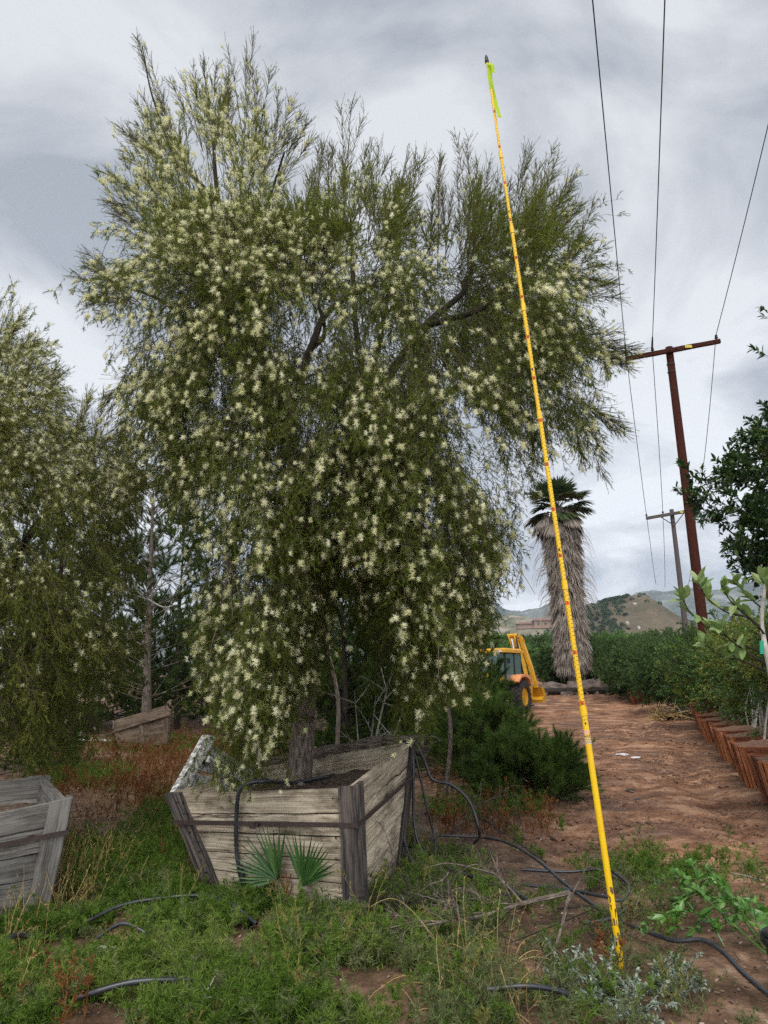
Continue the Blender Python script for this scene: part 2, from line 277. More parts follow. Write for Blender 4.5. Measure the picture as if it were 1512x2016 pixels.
MAT = dict(
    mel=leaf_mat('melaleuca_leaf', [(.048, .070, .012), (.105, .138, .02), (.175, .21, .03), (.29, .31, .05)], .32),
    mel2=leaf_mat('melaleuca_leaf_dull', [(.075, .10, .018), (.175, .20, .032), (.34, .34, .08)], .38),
    flower=leaf_mat('cream_stamens', [(.58, .60, .26), (.84, .83, .50), (.93, .91, .64), (.95, .94, .72)], .4, .8, .1),
    twig=noise_mat('twig_bark', [(.04, .03, .018), (.095, .072, .042)], 30, .9, 0),
    bark=noise_mat('papery_bark', [(.03, .024, .018), (.15, .115, .09), (.32, .27, .22)], 9, .95, .9, attr='grain', stretch=(1, 7, 7), dist=.03),
    darkbark=noise_mat('dark_bark', [(.014, .012, .009), (.05, .039, .028)], 9, .95, .8, attr='grain', stretch=(1.5, 8, 8), dist=.02),
    paleb=noise_mat('bleached_bark', [(.22, .2, .17), (.45, .42, .37)], 14, .9, .3),
    pine=leaf_mat('pine_needles', [(.026, .050, .012), (.05, .086, .018), (.085, .13, .028)], .25),
    pinel=leaf_mat('light_pine_needles', [(.045, .085, .018), (.085, .145, .028), (.15, .215, .048)], .3),
    green1=leaf_mat('shrub_leaf_green', [(.035, .09, .02), (.08, .165, .03), (.16, .27, .06)], .35, .4, .4),
    green2=leaf_mat('shrub_leaf_yellow', [(.10, .14, .02), (.19, .24, .035), (.36, .36, .08)], .35, .4, .4),
    greend=leaf_mat('glossy_dark_leaf', [(.016, .042, .015), (.036, .08, .022), (.08, .14, .03), (.26, .13, .05)], .22, .32, .5),
    bright=leaf_mat('bright_broad_leaf', [(.05, .14, .02), (.09, .21, .035), (.16, .31, .06)], .25, .32, .5),
    pale=leaf_mat('pale_green_leaf', [(.14, .22, .06), (.20, .30, .09), (.34, .42, .17)], .3, .4, .5),
    silver=leaf_mat('silver_leaf', [(.11, .15, .10), (.21, .26, .19), (.38, .42, .34)], .15, .7, .2),
    weed=leaf_mat('weed_leaf', [(.05, .10, .015), (.10, .18, .025), (.17, .25, .045), (.28, .31, .09)], .4),
    weedg=leaf_mat('grey_weed_leaf', [(.08, .11, .045), (.15, .18, .07), (.25, .26, .12)], .35),
    rust=leaf_mat('rusty_seed_head', [(.09, .035, .015), (.2, .08, .03), (.34, .16, .06)], .15, .8, .1),
    straw=leaf_mat('straw', [(.2, .13, .05), (.36, .25, .1), (.5, .38, .18)], .2, .8, .1),
    bamboo=leaf_mat('feathery_leaf', [(.032, .066, .02), (.065, .112, .032), (.13, .175, .06)], .35),
    hillbush=leaf_mat('hill_bush_leaf', [(.03, .055, .025), (.05, .085, .035), (.085, .12, .05)], .1),
    palmleaf=leaf_mat('fan_leaf', [(.03, .08, .02), (.055, .13, .03), (.1, .18, .05)], .25, .4, .5),
    palmcrown=leaf_mat('dull_fan_leaf', [(.03, .055, .02), (.06, .09, .03), (.15, .15, .06)], .25, .5, .3),
    palmdead=leaf_mat('dead_palm_thatch', [(.15, .115, .09), (.30, .25, .205), (.44, .385, .325)], .1, .9, .1),
    boxw=wood_mat('sawn_box_boards', (.55, .465, .345), (.39, .315, .22), (.17, .13, .09), .97, (.22, .205, .20)),
    boxpost=wood_mat('dark_box_posts', (.135, .108, .088), (.042, .038, .037), (.012, .012, .013), .85, (.3, .3, .34)),
    greyw=wood_mat('grey_weathered_boards', (.20, .185, .165), (.14, .13, .115), (.06, .052, .045), .7),
    brownw=wood_mat('brown_weathered_boards', (.23, .17, .12), (.14, .10, .07), (.06, .04, .03), .6),
    redd=wood_mat('redwood_box_sides', (.26, .095, .045), (.17, .055, .028), (.07, .022, .012), .5, (.45, .4, .38)),
    redw=wood_mat('redwood_boards', (.42, .17, .075), (.30, .105, .045), (.13, .04, .02), .45, (.45, .4, .38)),
    lichen=noise_mat('lichen_covered_wood', [(.05, .048, .045), (.2, .19, .17), (.62, .61, .57), (.7, .69, .64)], 22, .95, .4, detail=8),
    soil=noise_mat('dark_soil', [(.035, .022, .015), (.09, .06, .04), (.17, .12, .085)], 25, .95, .8),
    redsoil=noise_mat('reddish_mulch', [(.10, .05, .03), (.20, .11, .07), (.3, .18, .12)], 30, .95, .8),
    strap=noise_mat('rusty_steel_strap', [(.018, .012, .010), (.05, .028, .02)], 25, .6, .2, spec=.5),
    hose=noise_mat('black_poly_hose', [(.012, .013, .016), (.04, .043, .05)], 12, .38, .1, spec=.6),
    yellow=noise_mat('yellow_fibreglass', [(.78, .46, .004), (.86, .55, .006)], 9, .38, .05, spec=.5),
    rubber=noise_mat('tyre_rubber', [(.018, .017, .017), (.055, .045, .038)], 12, .85, .2),
    cat=noise_mat('yellow_machine_paint', [(.50, .23, .012), (.68, .36, .02)], 5, .45, .1, spec=.5),
    orange=noise_mat('faded_orange_paint', [(.62, .24, .09), (.72, .31, .13)], 5, .5, .05),
    black=noise_mat('black_plastic', [(.012, .012, .013), (.03, .03, .03)], 10, .45, .1),
    tag=noise_mat('yellow_tag', [(.55, .42, .05), (.6, .48, .06)], 9, .5, 0),
    steel=noise_mat('bare_steel', [(.5, .5, .52), (.62, .62, .64)], 8, .3, .05, metallic=.8),
    polew=noise_mat('red_brown_pole', [(.022, .008, .006), (.055, .017, .011), (.085, .028, .018)], 12, .9, .5, attr='grain', stretch=(.5, 8, 8), spec=.1),
    poleg=noise_mat('grey_pole', [(.06, .05, .045), (.13, .11, .10)], 12, .9, .5, attr='grain', stretch=(.5, 8, 8), spec=.1),
    rock=noise_mat('boulder', [(.05, .035, .03), (.12, .09, .075), (.2, .15, .12)], 3, .9, .7),
    palerock=noise_mat('pale_granite', [(.3, .27, .23), (.48, .44, .39)], 1.5, .9, .4),
    white=noise_mat('white_plastic', [(.6, .6, .6), (.75, .75, .74)], 9, .4, 0),
    wire=noise_mat('dull_wire', [(.03, .032, .035), (.06, .06, .065)], 9, .5, 0),
)
def flat(name, col, rough=.6, trans=0, emis=0):
    m_, n_ = newmat(name); b = n_.nodes.new('ShaderNodeBsdfPrincipled'); b.inputs['Base Color'].default_value = (*col, 1); b.inputs['Roughness'].default_value = rough
    o = n_.nodes.new('ShaderNodeOutputMaterial')
    if trans:
        t = n_.nodes.new('ShaderNodeBsdfTranslucent'); t.inputs[0].default_value = (*col, 1); x = n_.nodes.new('ShaderNodeMixShader'); x.inputs[0].default_value = trans; n_.links.new(b.outputs[0], x.inputs[1]); n_.links.new(t.outputs[0], x.inputs[2]); n_.links.new(x.outputs[0], o.inputs[0])
    else: n_.links.new(b.outputs[0], o.inputs[0])
    return m_
MAT['glass'] = flat('tinted_glass', (.10, .16, .15), .08)
MAT['tape'] = flat('lime_flagging_tape', (.62, .78, .03), .5, .5)
MAT['markred'] = flat('red_marking', (.75, .09, .01)); MAT['markblack'] = flat('black_marking', (.02, .02, .015)); MAT['labelwhite'] = flat('label_white', (.62, .60, .60)); MAT['labelpink'] = flat('label_pink', (.7, .36, .34)); MAT['greentie'] = flat('green_tie_tape', (.01, .3, .16))
MAT['stucco'] = flat('tan_stucco', (.30, .2, .14), .9); MAT['tileroof'] = flat('clay_tile_roof', (.2, .12, .09), .9); MAT['darkglass'] = flat('dark_pane', (.03, .03, .035), .2)

# ------------------------------------------------------------------ terrain
def in_poly(x, y, poly):
    poly = np.asarray(poly, float); ins = np.zeros(np.shape(x), bool); j = len(poly) - 1
    for i in range(len(poly)):
        xi, yi = poly[i]; xj, yj = poly[j]
        c = ((yi > y) != (yj > y)) & (x < (xj - xi) * (y - yi) / (yj - yi + 1e-12) + xi); ins ^= c; j = i
    return ins
def edge_dist(x, y, poly):
    poly = np.asarray(poly, float); d = np.full(np.shape(x), 1e9)
    for i in range(len(poly)):
        a = poly[i - 1]; b = poly[i]; ab = b - a; t = np.clip(((x - a[0]) * ab[0] + (y - a[1]) * ab[1]) / (ab @ ab + 1e-9), 0, 1)
        d = np.minimum(d, np.hypot(x - a[0] - t * ab[0], y - a[1] - t * ab[1]))
    return d
road_poly = [G(*p)[:2] for p in [(985, 1650), (1130, 1700), (1330, 1690), (1560, 1790), (1700, 1800), (1560, 1640), (1480, 1560), (1400, 1470), (1350, 1400), (1260, 1365), (1200, 1357)]] + [np.array(p) for p in [(12, 60), (10.5, 75), (8, 75), (9, 60)]] + [G(*p)[:2] for p in [(1080, 1362), (1040, 1400), (1040, 1440), (1070, 1520), (1120, 1590), (1060, 1620)]]
def roadmask(x, y):
    d = edge_dist(x, y, road_poly) * np.where(in_poly(x, y, road_poly), 1, -1) + (fbm(x * 1.3, y * 1.3, 4, 5) - .5) * 1.2
    return np.clip(d / .8 + .5, 0, 1)
def Hh(x, y):
    x = np.asarray(x, float); y = np.asarray(y, float)
    z = Z0(np.hypot(x * .5, y)) + (fbm(x * .35, y * .35, 3, 11) - .5) * .12
    near = np.clip((70 - y) / 20, 0, 1)
    rm = roadmask(x, y)
    u = x * ED[0] + y * ED[1]; v = x * ED[1] - y * ED[0]
    churn = (np.abs(fbm(u * 1.7, v * 1.5, 6, 21, .62) - .5)) * -.07 + (fbm(u * 6, v * 5.2, 4, 31, .7) - .5) * .05
    track = (-.065 + .008 * np.sin(u * 38 + 6 * np.abs(v - 2)) * (fbm(u * .7, v * .7, 2, 8) > .45)) * (np.exp(-((v + 1.35 - .35 * np.sin(u * .3)) / .2) ** 2) + np.exp(-((v - .45 - .35 * np.sin(u * .3)) / .2) ** 2) + .7 * np.exp(-((v + .45 + .5 * np.sin(u * .22)) / .18) ** 2) + .7 * np.exp(-((v - 1.45 + .5 * np.sin(u * .22)) / .18) ** 2))
    berm = .16 * np.exp(-((y - 41.5) / 1.2) ** 2) * np.clip((x - 5) / 3, 0, 1) * np.clip((16 - x) / 3, 0, 1) * (.6 + .8 * fbm(x * .8, y * .8, 3, 9))
    z = z + near * ((churn + track) * (.35 + .65 * rm) + (fbm(x * 9, y * 9, 3, 41) - .5) * .03) + berm
    return z
th = np.concatenate([np.linspace(-180, -42, 40)[:-1], np.linspace(-42, 42, 560), np.linspace(42, 180, 40)[1:]])
rr = np.concatenate([[0.02], np.geomspace(1.2, 60, 1000), np.geomspace(63, 5000, 60)])
TH, RR = np.meshgrid(np.radians(th), rr); X = RR * np.sin(TH); Y = RR * np.cos(TH)
Zt = Hh(X, np.abs(Y)); nc = len(th)
i0 = (np.arange(len(rr) - 1)[:, None] * nc + np.arange(nc - 1)[None]).ravel()
ground = mk('ground', [(np.stack([X, Y, Zt], -1).reshape(-1, 3), np.stack([i0, i0 + 1, i0 + nc + 1, i0 + nc], -1), 0, roadmask(X, Y).ravel())], [], smooth=True)
tag(ground, kind='structure')
gm, gn = newmat('bare_earth'); nd = gn.nodes; lk = gn.links.new
tcn = nd.new('ShaderNodeTexCoord'); at = nd.new('ShaderNodeAttribute'); at.attribute_name = 'tint'
def nz_(scale, detail=8, rough=.6, vec=None, dist=0):
    n_ = nd.new('ShaderNodeTexNoise'); n_.inputs['Scale'].default_value = scale; n_.inputs['Detail'].default_value = detail; n_.inputs['Roughness'].default_value = rough; n_.inputs['Distortion'].default_value = dist; lk(vec or tcn.outputs['Object'], n_.inputs['Vector']); return n_
na, nb, nc_, ndl = nz_(.55, 6, .6), nz_(3.0, 10, .7, dist=.2), nz_(28, 6, .7), nz_(90, 3)
mpr = nd.new('ShaderNodeMapping'); mpr.inputs['Rotation'].default_value = (0, 0, R(20)); mpr.inputs['Scale'].default_value = (1.2, 1.5, 1); lk(tcn.outputs['Object'], mpr.inputs[0]); nst = nz_(1.15, 12, .74, mpr.outputs[0], .15)
roadc = ramp(gn, nst.outputs[0], [(.33, (.075, .034, .018)), (.42, (.175, .083, .043)), (.51, (.31, .163, .092)), (.60, (.49, .30, .19))])
sidec = ramp(gn, nb.outputs[0], [(.32, (.055, .034, .021)), (.48, (.16, .095, .058)), (.60, (.29, .185, .12)), (.7, (.42, .31, .23))])
mxg = nd.new('ShaderNodeMixRGB'); lk(at.outputs['Fac'], mxg.inputs[0]); lk(sidec, mxg.inputs[1]); lk(roadc, mxg.inputs[2])
sepg = nd.new('ShaderNodeSeparateXYZ'); lk(tcn.outputs['Object'], sepg.inputs[0])
mrf = nd.new('ShaderNodeMapRange'); lk(sepg.outputs[1], mrf.inputs[0]); mrf.inputs[1].default_value = 60; mrf.inputs[2].default_value = 110
fcol = ramp(gn, na.outputs[0], [(.4, (.06, .09, .035)), (.6, (.14, .15, .07))]); mxf = nd.new('ShaderNodeMixRGB'); lk(mrf.outputs[0], mxf.inputs[0]); lk(mxg.outputs[0], mxf.inputs[1]); lk(fcol, mxf.inputs[2])
wet = ramp(gn, na.outputs[0], [(.40, (.62, .58, .56)), (.56, (1.05, 1.02, 1.0))]); mw = nd.new('ShaderNodeMixRGB'); mw.blend_type = 'MULTIPLY'; mw.inputs[0].default_value = 1; lk(mxf.outputs[0], mw.inputs[1]); lk(wet, mw.inputs[2])
gr = ramp(gn, nc_.outputs[0], [(.3, (.6, .58, .55)), (.65, (1.15, 1.12, 1.1))]); mg = nd.new('ShaderNodeMixRGB'); mg.blend_type = 'MULTIPLY'; mg.inputs[0].default_value = .9; lk(mw.outputs[0], mg.inputs[1]); lk(gr, mg.inputs[2])
bs = nd.new('ShaderNodeBsdfPrincipled'); lk(mg.outputs[0], bs.inputs['Base Color']); bs.inputs['Specular IOR Level'].default_value = .3
rgh = ramp(gn, na.outputs[0], [(.38, (.55, .55, .55)), (.55, (.95, .95, .95))]); lk(rgh, bs.inputs['Roughness'])
b1 = nd.new('ShaderNodeBump'); b1.inputs['Strength'].default_value = .4; b1.inputs['Distance'].default_value = .05; lk(nst.outputs[0], b1.inputs['Height'])
b2 = nd.new('ShaderNodeBump'); b2.inputs['Strength'].default_value = .8; b2.inputs['Distance'].default_value = .02; lk(nc_.outputs[0], b2.inputs['Height']); lk(b1.outputs[0], b2.inputs['Normal'])
lk(b2.outputs[0], bs.inputs['Normal']); og = nd.new('ShaderNodeOutputMaterial'); lk(bs.outputs[0], og.inputs[0]); ground.data.materials.append(gm)
def gz(x, y): return float(Hh(np.array([x]), np.array([y]))[0])
def GG(px, py, dz=0):
    p = G(px, py); p[2] = gz(p[0], p[1]) + dz; return p

# hills: ridge profile in the distance with real depth
def hill(name, prof, D, depth, base, mats, amp, rough_scale, seed, n=(220, 60), xpad=0):
    pts = np.array([P(x, y, D) for x, y in prof]); xs = np.linspace(pts[0, 0], pts[-1, 0], n[0]); zs = np.interp(xs, pts[:, 0], pts[:, 2])
    ys = np.linspace(-1, 1, n[1]); Xh, Yh = np.meshgrid(xs, ys); Zp = np.broadcast_to(zs, Xh.shape)
    fal = np.cos(Yh * math.pi / 2) ** 1.0
    nn_ = fbm(Xh / rough_scale, (D + Yh * depth) / rough_scale, 6, seed, .55) - .5
    Zh = base + (Zp - base) * fal * (1 + 0 * Yh) + nn_ * amp * (fal * .9 + .1)
    a = (np.arange(n[1] - 1)[:, None] * n[0] + np.arange(n[0] - 1)[None]).ravel()
    V_ = np.stack([Xh, D + Yh * depth, Zh], -1)
    o = mk(name, [(V_.reshape(-1, 3), np.stack([a, a + 1, a + n[0] + 1, a + n[0]], -1), 0, nn_.ravel() + .5)], mats, smooth=True); tag(o, kind='structure'); return V_
hm_far = noise_mat('far_scrub_mountain', [(.035, .05, .045), (.07, .09, .07), (.13, .14, .12), (.30, .30, .28)], .011, .95, .6, detail=10, dist=15)
hm_low = noise_mat('rocky_scrub_hill', [(.05, .065, .035), (.12, .12, .07), (.24, .2, .15), (.42, .38, .32)], .07, .95, .6, detail=9, dist=3)
hm_near = noise_mat('dry_grass_hill', [(.055, .052, .028), (.105, .082, .05), (.15, .115, .072)], .05, .95, .5, detail=9, dist=2)
hill('mountain_range', [(300, 1240), (600, 1190), (850, 1165), (940, 1185), (985, 1205), (1020, 1213), (1050, 1209), (1090, 1197), (1140, 1190), (1180, 1187), (1225, 1184), (1262, 1165), (1300, 1157), (1345, 1160), (1400, 1170), (1470, 1150), (1600, 1120), (1800, 1100), (2100, 1130)], 2300, 500, -30, [hm_far], 90, 160, 51)
hill('rocky_hill', [(820, 1270), (930, 1235), (975, 1224), (1000, 1213), (1040, 1213), (1075, 1224), (1110, 1232), (1150, 1245), (1200, 1270)], 700, 110, -14, [hm_low], 9, 22, 61)
HV = hill('grass_hill', [(1040, 1275), (1090, 1238), (1120, 1212), (1150, 1196), (1185, 1188), (1215, 1181), (1240, 1172), (1260, 1170), (1280, 1184), (1310, 1203), (1350, 1222), (1420, 1240), (1520, 1262), (1620, 1280)], 520, 90, -14, [hm_near], 5, 25, 71, (260, 80))
# bushes on the dark left flank and along the crest, pale rocks on the bare slope
front = HV[:40].reshape(-1, 3); pxs = 756 + F * front[:, 0] / (front[:, 1] * math.cos(PITCH))
wgt = np.where(pxs < 1205, 1.0, np.where(pxs < 1235, .35, .03)) * (fbm(front[:, 0] / 9, front[:, 1] / 9, 3, 77) > .36)
wgt = wgt * (front[:, 2] > -6); sel = rng.choice(len(front), 900, p=wgt / wgt.sum())
crest = HV[38:43].reshape(-1, 3); cpx = 756 + F * crest[:, 0] / (crest[:, 1] * math.cos(PITCH)); cw = ((cpx > 1190) & (cpx < 1248) | (cpx > 1270) & (cpx < 1282)).astype(float); sel2 = rng.choice(len(crest), 90, p=cw / cw.sum())
bc = np.vstack([front[sel], crest[sel2]]) + rng.normal(size=(990, 3)) * (1.2, 1.2, .1)
nb_ = 60; pc = np.repeat(bc, nb_, 0); sz = np.repeat(rng.uniform(.9, 2.2, len(bc)), nb_)[:, None]; dv = rvec(len(pc)); dv[:, 2] = np.abs(dv[:, 2]) * .9
tag(mk('hill_bushes', [tri_leaves(pc + dv * sz * .8, nrm(dv + rvec(len(pc)) * .8), .9, .7, np.clip(np.repeat(rng.random(len(bc)), nb_) * .6 + rng.random(len(pc)) * .4, 0, 1))], [MAT['hillbush']]), 'dark scrub covering the flank of the grassy hill', 'scrub', kind='stuff')
def rock_part(c, s, seed, mi=0, sub=2):
    import bmesh
    bm = bmesh.new(); bmesh.ops.create_icosphere(bm, subdivisions=sub, radius=1); v = np.array([x.co[:] for x in bm.verts]); f = np.array([[q.index for q in k.verts] for k in bm.faces]); bm.free()
    r = np.random.default_rng(seed); 
    for _ in range(7):
        n_ = nrm(r.normal(size=(1, 3)))[0]; d = v @ n_; v -= np.clip(d - r.uniform(.55, .85), 0, 1)[:, None] * n_
    v *= (1 + .08 * r.normal(size=(len(v), 1))); return (v * np.array(s) + np.array(c), f, mi, .5, None)
rk = []
for i in range(70):
    j = rng.choice(len(front)); p = front[j]; q = pxs[j]
    if 1215 < q < 1275 and p[2] > 18 or rng.random() < .12 and q > 1210: rk.append(rock_part(p, rng.uniform(.6, 2.2, 3), i, sub=1))
tag(mk('hillside_rocks', rk, [MAT['palerock']]), 'pale boulders scattered over the bare hillside', 'rocks', kind='stuff')
# house on the rocky hill
hp = P(1072, 1236, 560); hx, hy, hz = hp
house = thing('ranch_house', hp, 'tan stucco house with low tiled roof on the hill beyond the palm', 'house')
mk('wall', [box_part((hx, hy, hz + 2.2), (16, 9, 5.5)), box_part((hx - 13, hy + 1, hz + 1.2), (13, 8, 3.4))], [MAT['stucco']], house)
def roof(cx_, cy_, z, w_, d_, h_): return hexa([(cx_ - w_ / 2, cy_ - d_ / 2, z), (cx_ + w_ / 2, cy_ - d_ / 2, z), (cx_ + w_ / 2, cy_ + d_ / 2, z), (cx_ - w_ / 2, cy_ + d_ / 2, z), (cx_ - w_ * .3, cy_ - .2, z + h_), (cx_ + w_ * .3, cy_ - .2, z + h_), (cx_ + w_ * .3, cy_ + .2, z + h_), (cx_ - w_ * .3, cy_ + .2, z + h_)])
mk('roof', [roof(hx, hy, hz + 4.95, 18, 11, 2.4), roof(hx - 13, hy + 1, hz + 2.9, 15, 10, 1.9)], [MAT['tileroof']], house)
for k in (-5, 0, 5): mk('window', [box_part((hx + k, hy - 4.52, hz + 2.6), (1.6, .1, 1.5))], [MAT['darkglass']], house)
# ------------------------------------------------------------------ wooden boxes
def board_panel(q, nb, th=.03, mi=0, gap=.003, jit=.003, seed=0, hs=None):
    """q = lower-left, lower-right, upper-right, upper-left; boards run left to right"""
    q = np.array(q, float); r = np.random.default_rng(seed); ps = []
    n_ = np.cross(q[1] - q[0], q[3] - q[0]); n_ = n_ / np.linalg.norm(n_); H_ = np.linalg.norm(q[3] - q[0]); W_ = np.linalg.norm(q[2] - q[3])
    cuts = np.linspace(0, 1, nb + 1) if hs is None else np.concatenate([[0], np.cumsum(hs) / sum(hs)])
    for i in range(nb):
        v0, v1 = cuts[i], cuts[i + 1] - gap / H_ * (1 + r.random()); off = n_ * r.normal() * jit
        c = [q[0] + (q[3] - q[0]) * v0, q[1] + (q[2] - q[1]) * v0, q[1] + (q[2] - q[1]) * v1, q[0] + (q[3] - q[0]) * v1]
        c = [k + off for k in c]; o8 = np.array([c[0], c[1], c[1] + n_ * th, c[0] + n_ * th, c[3], c[2], c[2] + n_ * th, c[3] + n_ * th])
        sh = r.random(3) * 7
        # finely split along the length so the edge can be worn
        k = 14; vs = []
        for s in np.linspace(0, 1, k + 1):
            wear = r.normal(size=2) * .003
            a, b = c[0] * (1 - s) + c[1] * s, c[3] * (1 - s) + c[2] * s; up = (b - a) / np.linalg.norm(b - a)
            vs += [a + up * abs(wear[0]), a + n_ * th, b + n_ * th + up * 0, b + up * -abs(wear[1])]
        vs = np.array(vs); f = []
        for s in range(k):
            for e_ in range(4): f.append((s * 4 + e_, s * 4 + (e_ + 1) % 4, (s + 1) * 4 + (e_ + 1) % 4, (s + 1) * 4 + e_))
        f += [(3, 2, 1, 0), (4 * k, 4 * k + 1, 4 * k + 2, 4 * k + 3)]
        g = np.zeros_like(vs); g[:, 0] = np.repeat(np.linspace(0, W_, k + 1), 4) + sh[0]; hh = (v1 - v0) * H_; g[:, 1] = np.tile([0, 0, hh, hh], k + 1) + sh[1] * 3 + i * .7; g[:, 2] = sh[2]
        ps.append((vs, np.array(f), mi, r.uniform(.25, .85) * (1 if i else .3), g))
    return ps
def post(p0, p1, u, n_, wd, th, mi=0, seed=0, wd1=None):
    """plank standing along p0-p1, width along u, thickness along n_"""
    r = np.random.default_rng(seed); p0, p1, u, n_ = map(np.asarray, (p0, p1, u, n_)); k = 10; vs = []; wd1 = wd1 or wd
    for s in np.linspace(0, 1, k + 1):
        c = p0 * (1 - s) + p1 * s; w_ = (wd * (1 - s) + wd1 * s) / 2; e1, e2 = r.normal(size=2) * .003
        vs += [c - u * (w_ + e1), c + u * (w_ + e2), c + u * (w_ + e2 - .004) + n_ * th, c - u * (w_ + e1 - .004) + n_ * th]
    f = [];
    for s in range(k):
        for e_ in range(4): f.append((s * 4 + e_, s * 4 + (e_ + 1) % 4, (s + 1) * 4 + (e_ + 1) % 4, (s + 1) * 4 + e_))
    f += [(3, 2, 1, 0), (4 * k, 4 * k + 1, 4 * k + 2, 4 * k + 3)]; L_ = np.linalg.norm(p1 - p0); vs = np.array(vs)
    g = np.zeros_like(vs); g[:, 0] = np.repeat(np.linspace(0, L_, k + 1), 4) + r.random() * 9; g[:, 1] = np.tile([0, wd, wd, 0], k + 1) + r.random() * 9; g[:, 2] = np.tile([0, 0, th, th], k + 1)
    return (vs, np.array(f), mi, r.uniform(.2, .8), g)
def strap_ring(cs, wd=.034, off=.012, closed=True):
    """cs: list of points round the box, band drawn just outside"""
    cs = np.array(cs, float); ctr = cs.mean(0); vs = []; ps = []
    n = len(cs); up = np.array([0, 0, 1.])
    for i in range(n if closed else n - 1):
        a, b = cs[i], cs[(i + 1) % n]; m_ = (b - a) / np.linalg.norm(b - a); nn = np.cross(m_, up); nn /= np.linalg.norm(nn)
        if nn @ ((a + b) / 2 - ctr) < 0: nn = -nn
        a2, b2 = a - m_ * .006, b + m_ * .006
        ps.append(hexa([a2 - up * wd / 2 + nn * off, b2 - up * wd / 2 + nn * off, b2 - up * wd / 2 + nn * (off + .005), a2 - up * wd / 2 + nn * (off + .005), a2 + up * wd / 2 + nn * off, b2 + up * wd / 2 + nn * off, b2 + up * wd / 2 + nn * (off + .005), a2 + up * wd / 2 + nn * (off + .005)]))
    return ps
def soil_part(c4, drop, mat_i=0, mound=.05, n=24, seed=0, sink=None):
    c4 = np.array(c4, float); u = np.linspace(0, 1, n); U, V_ = np.meshgrid(u, u)
    p = (c4[0] * ((1 - U) * (1 - V_))[..., None] + c4[1] * (U * (1 - V_))[..., None] + c4[2] * (U * V_)[..., None] + c4[3] * ((1 - U) * V_)[..., None])
    p[..., 2] += -drop + mound * np.sin(U * math.pi) * np.sin(V_ * math.pi) + (fbm(p[..., 0] * 9 + seed, p[..., 1] * 9, 4, 5) - .5) * .07
    a = (np.arange(n - 1)[:, None] * n + np.arange(n - 1)[None]).ravel()
    return (p.reshape(-1, 3), np.stack([a, a + 1, a + n + 1, a + n], -1), mat_i, .5, None)
def planter(name, top, bot, label, group, nb, wood, postm, soilm, drop=.08, th=.035, strap_h=None, pw=.13, pth=.035, hs=None, seed=0, parts_mode='full', mound=.05, post_scale=1):
    """top/bot: four corners counter-clockwise seen from above, starting front-left"""
    top = np.array(top, float); bot = np.array(bot, float); o = thing(name, bot.mean(0), label, 'planter box', group)
    for i in range(4):
        j = (i + 1) % 4; q = [bot[i], bot[j], top[j], top[i]]
        # winding so normals point inward (thickness goes inside)
        n_ = np.cross(q[1] - q[0], q[3] - q[0]); ctr = (top.mean(0) + bot.mean(0)) / 2
        if n_ @ (ctr - q[0]) < 0: q = [q[1], q[0], q[3], q[2]]
        mk('side_panel', board_panel(q, nb, th, seed=seed * 10 + i, hs=hs), [MAT[wood]], o)
        for a, b in ((i, j), (j, i)):
            u = top[b] - top[a]; u = u / np.linalg.norm(u); up = top[a] - bot[a]; out_ = np.cross(u, up); out_ /= np.linalg.norm(out_)
            if out_ @ (top[a] - ctr) < 0: out_ = -out_
            s = .5 * pw + .002 if a == i else .5 * pw - .03
            mk('corner_post', [post(bot[a] + u * s - up * .02 + out_ * .003, top[a] + u * s + up * .012 + out_ * .003, u, out_, pw * .95, pth, seed=seed * 20 + i * 3 + a)], [MAT[postm]], o)
    if strap_h:
        for h_ in ([strap_h] if np.isscalar(strap_h) else strap_h):
            cs = []
            for i in range(4):
                c = bot[i] + (top[i] - bot[i]) * h_; d = c - (bot.mean(0) + (top.mean(0) - bot.mean(0)) * h_); d[2] = 0; cs.append(c + d / np.linalg.norm(d) * (pth * 1.5 + .012))
            mk('strap', strap_ring(cs, off=.0), [MAT['strap']], o)
    mk('soil', [soil_part(bot + (top - bot) * .99, drop, seed=seed, mound=mound)], [MAT[soilm]], o)
    return o

# --- the big weathered box in the middle
A, B, Cc = P(335, 1562, 6.6), P(694, 1550, 5.8), P(812, 1458, 7.3); Dd = P(505, 1512, 8.1)
a0 = P(428, 1775, 6.5); b0 = P(706, 1830, 5.72); c0 = P(782, 1706, 7.15); d0 = np.array([a0[0] + c0[0] - b0[0], a0[1] + c0[1] - b0[1], .0])
for q in (a0, b0, c0, d0): q[2] = min(q[2], .02) - .03
MT, MB_ = np.array([A, B, Cc, Dd]), np.array([a0, b0, c0, d0])
mainbox = planter('planter_box', MT, MB_, 'large weathered grey wooden planter box with steel strap holding the flowering tree', None, 6, 'boxw', 'boxpost', 'soil', drop=.17, strap_h=.74, pw=.135, hs=[1, 1, 1, 1.05, 1, 1.15], seed=1)
nf_ = np.cross(B - A, A - a0); nf_ /= np.linalg.norm(nf_); nf_ = nf_ if nf_[1] < 0 else -nf_
def fr(s, t, off): return (a0 * (1 - s) + b0 * s) * (1 - t) + (A * (1 - s) + B * s) * t + nf_ * off
mk('strap_buckle', [box_part(fr(.47, .742, .062), (.05, .012, .05), rz=math.atan2((B - A)[1], (B - A)[0])), box_part(fr(.50, .742, .064), (.02, .02, .03), rz=math.atan2((B - A)[1], (B - A)[0]))], [MAT['strap']], mainbox)
nl = []
for s_ in (.055, .085, .915, .945):
    for t_ in (.07, .14, .24, .31, .42, .50, .58, .66, .83, .93): nl.append(tubes(np.array([fr(s_ + rng.normal() * .006, t_ + rng.normal() * .01, .036), fr(s_, t_, .0395)]), .006, 6))
mk('nails', nl, [MAT['strap']], mainbox)
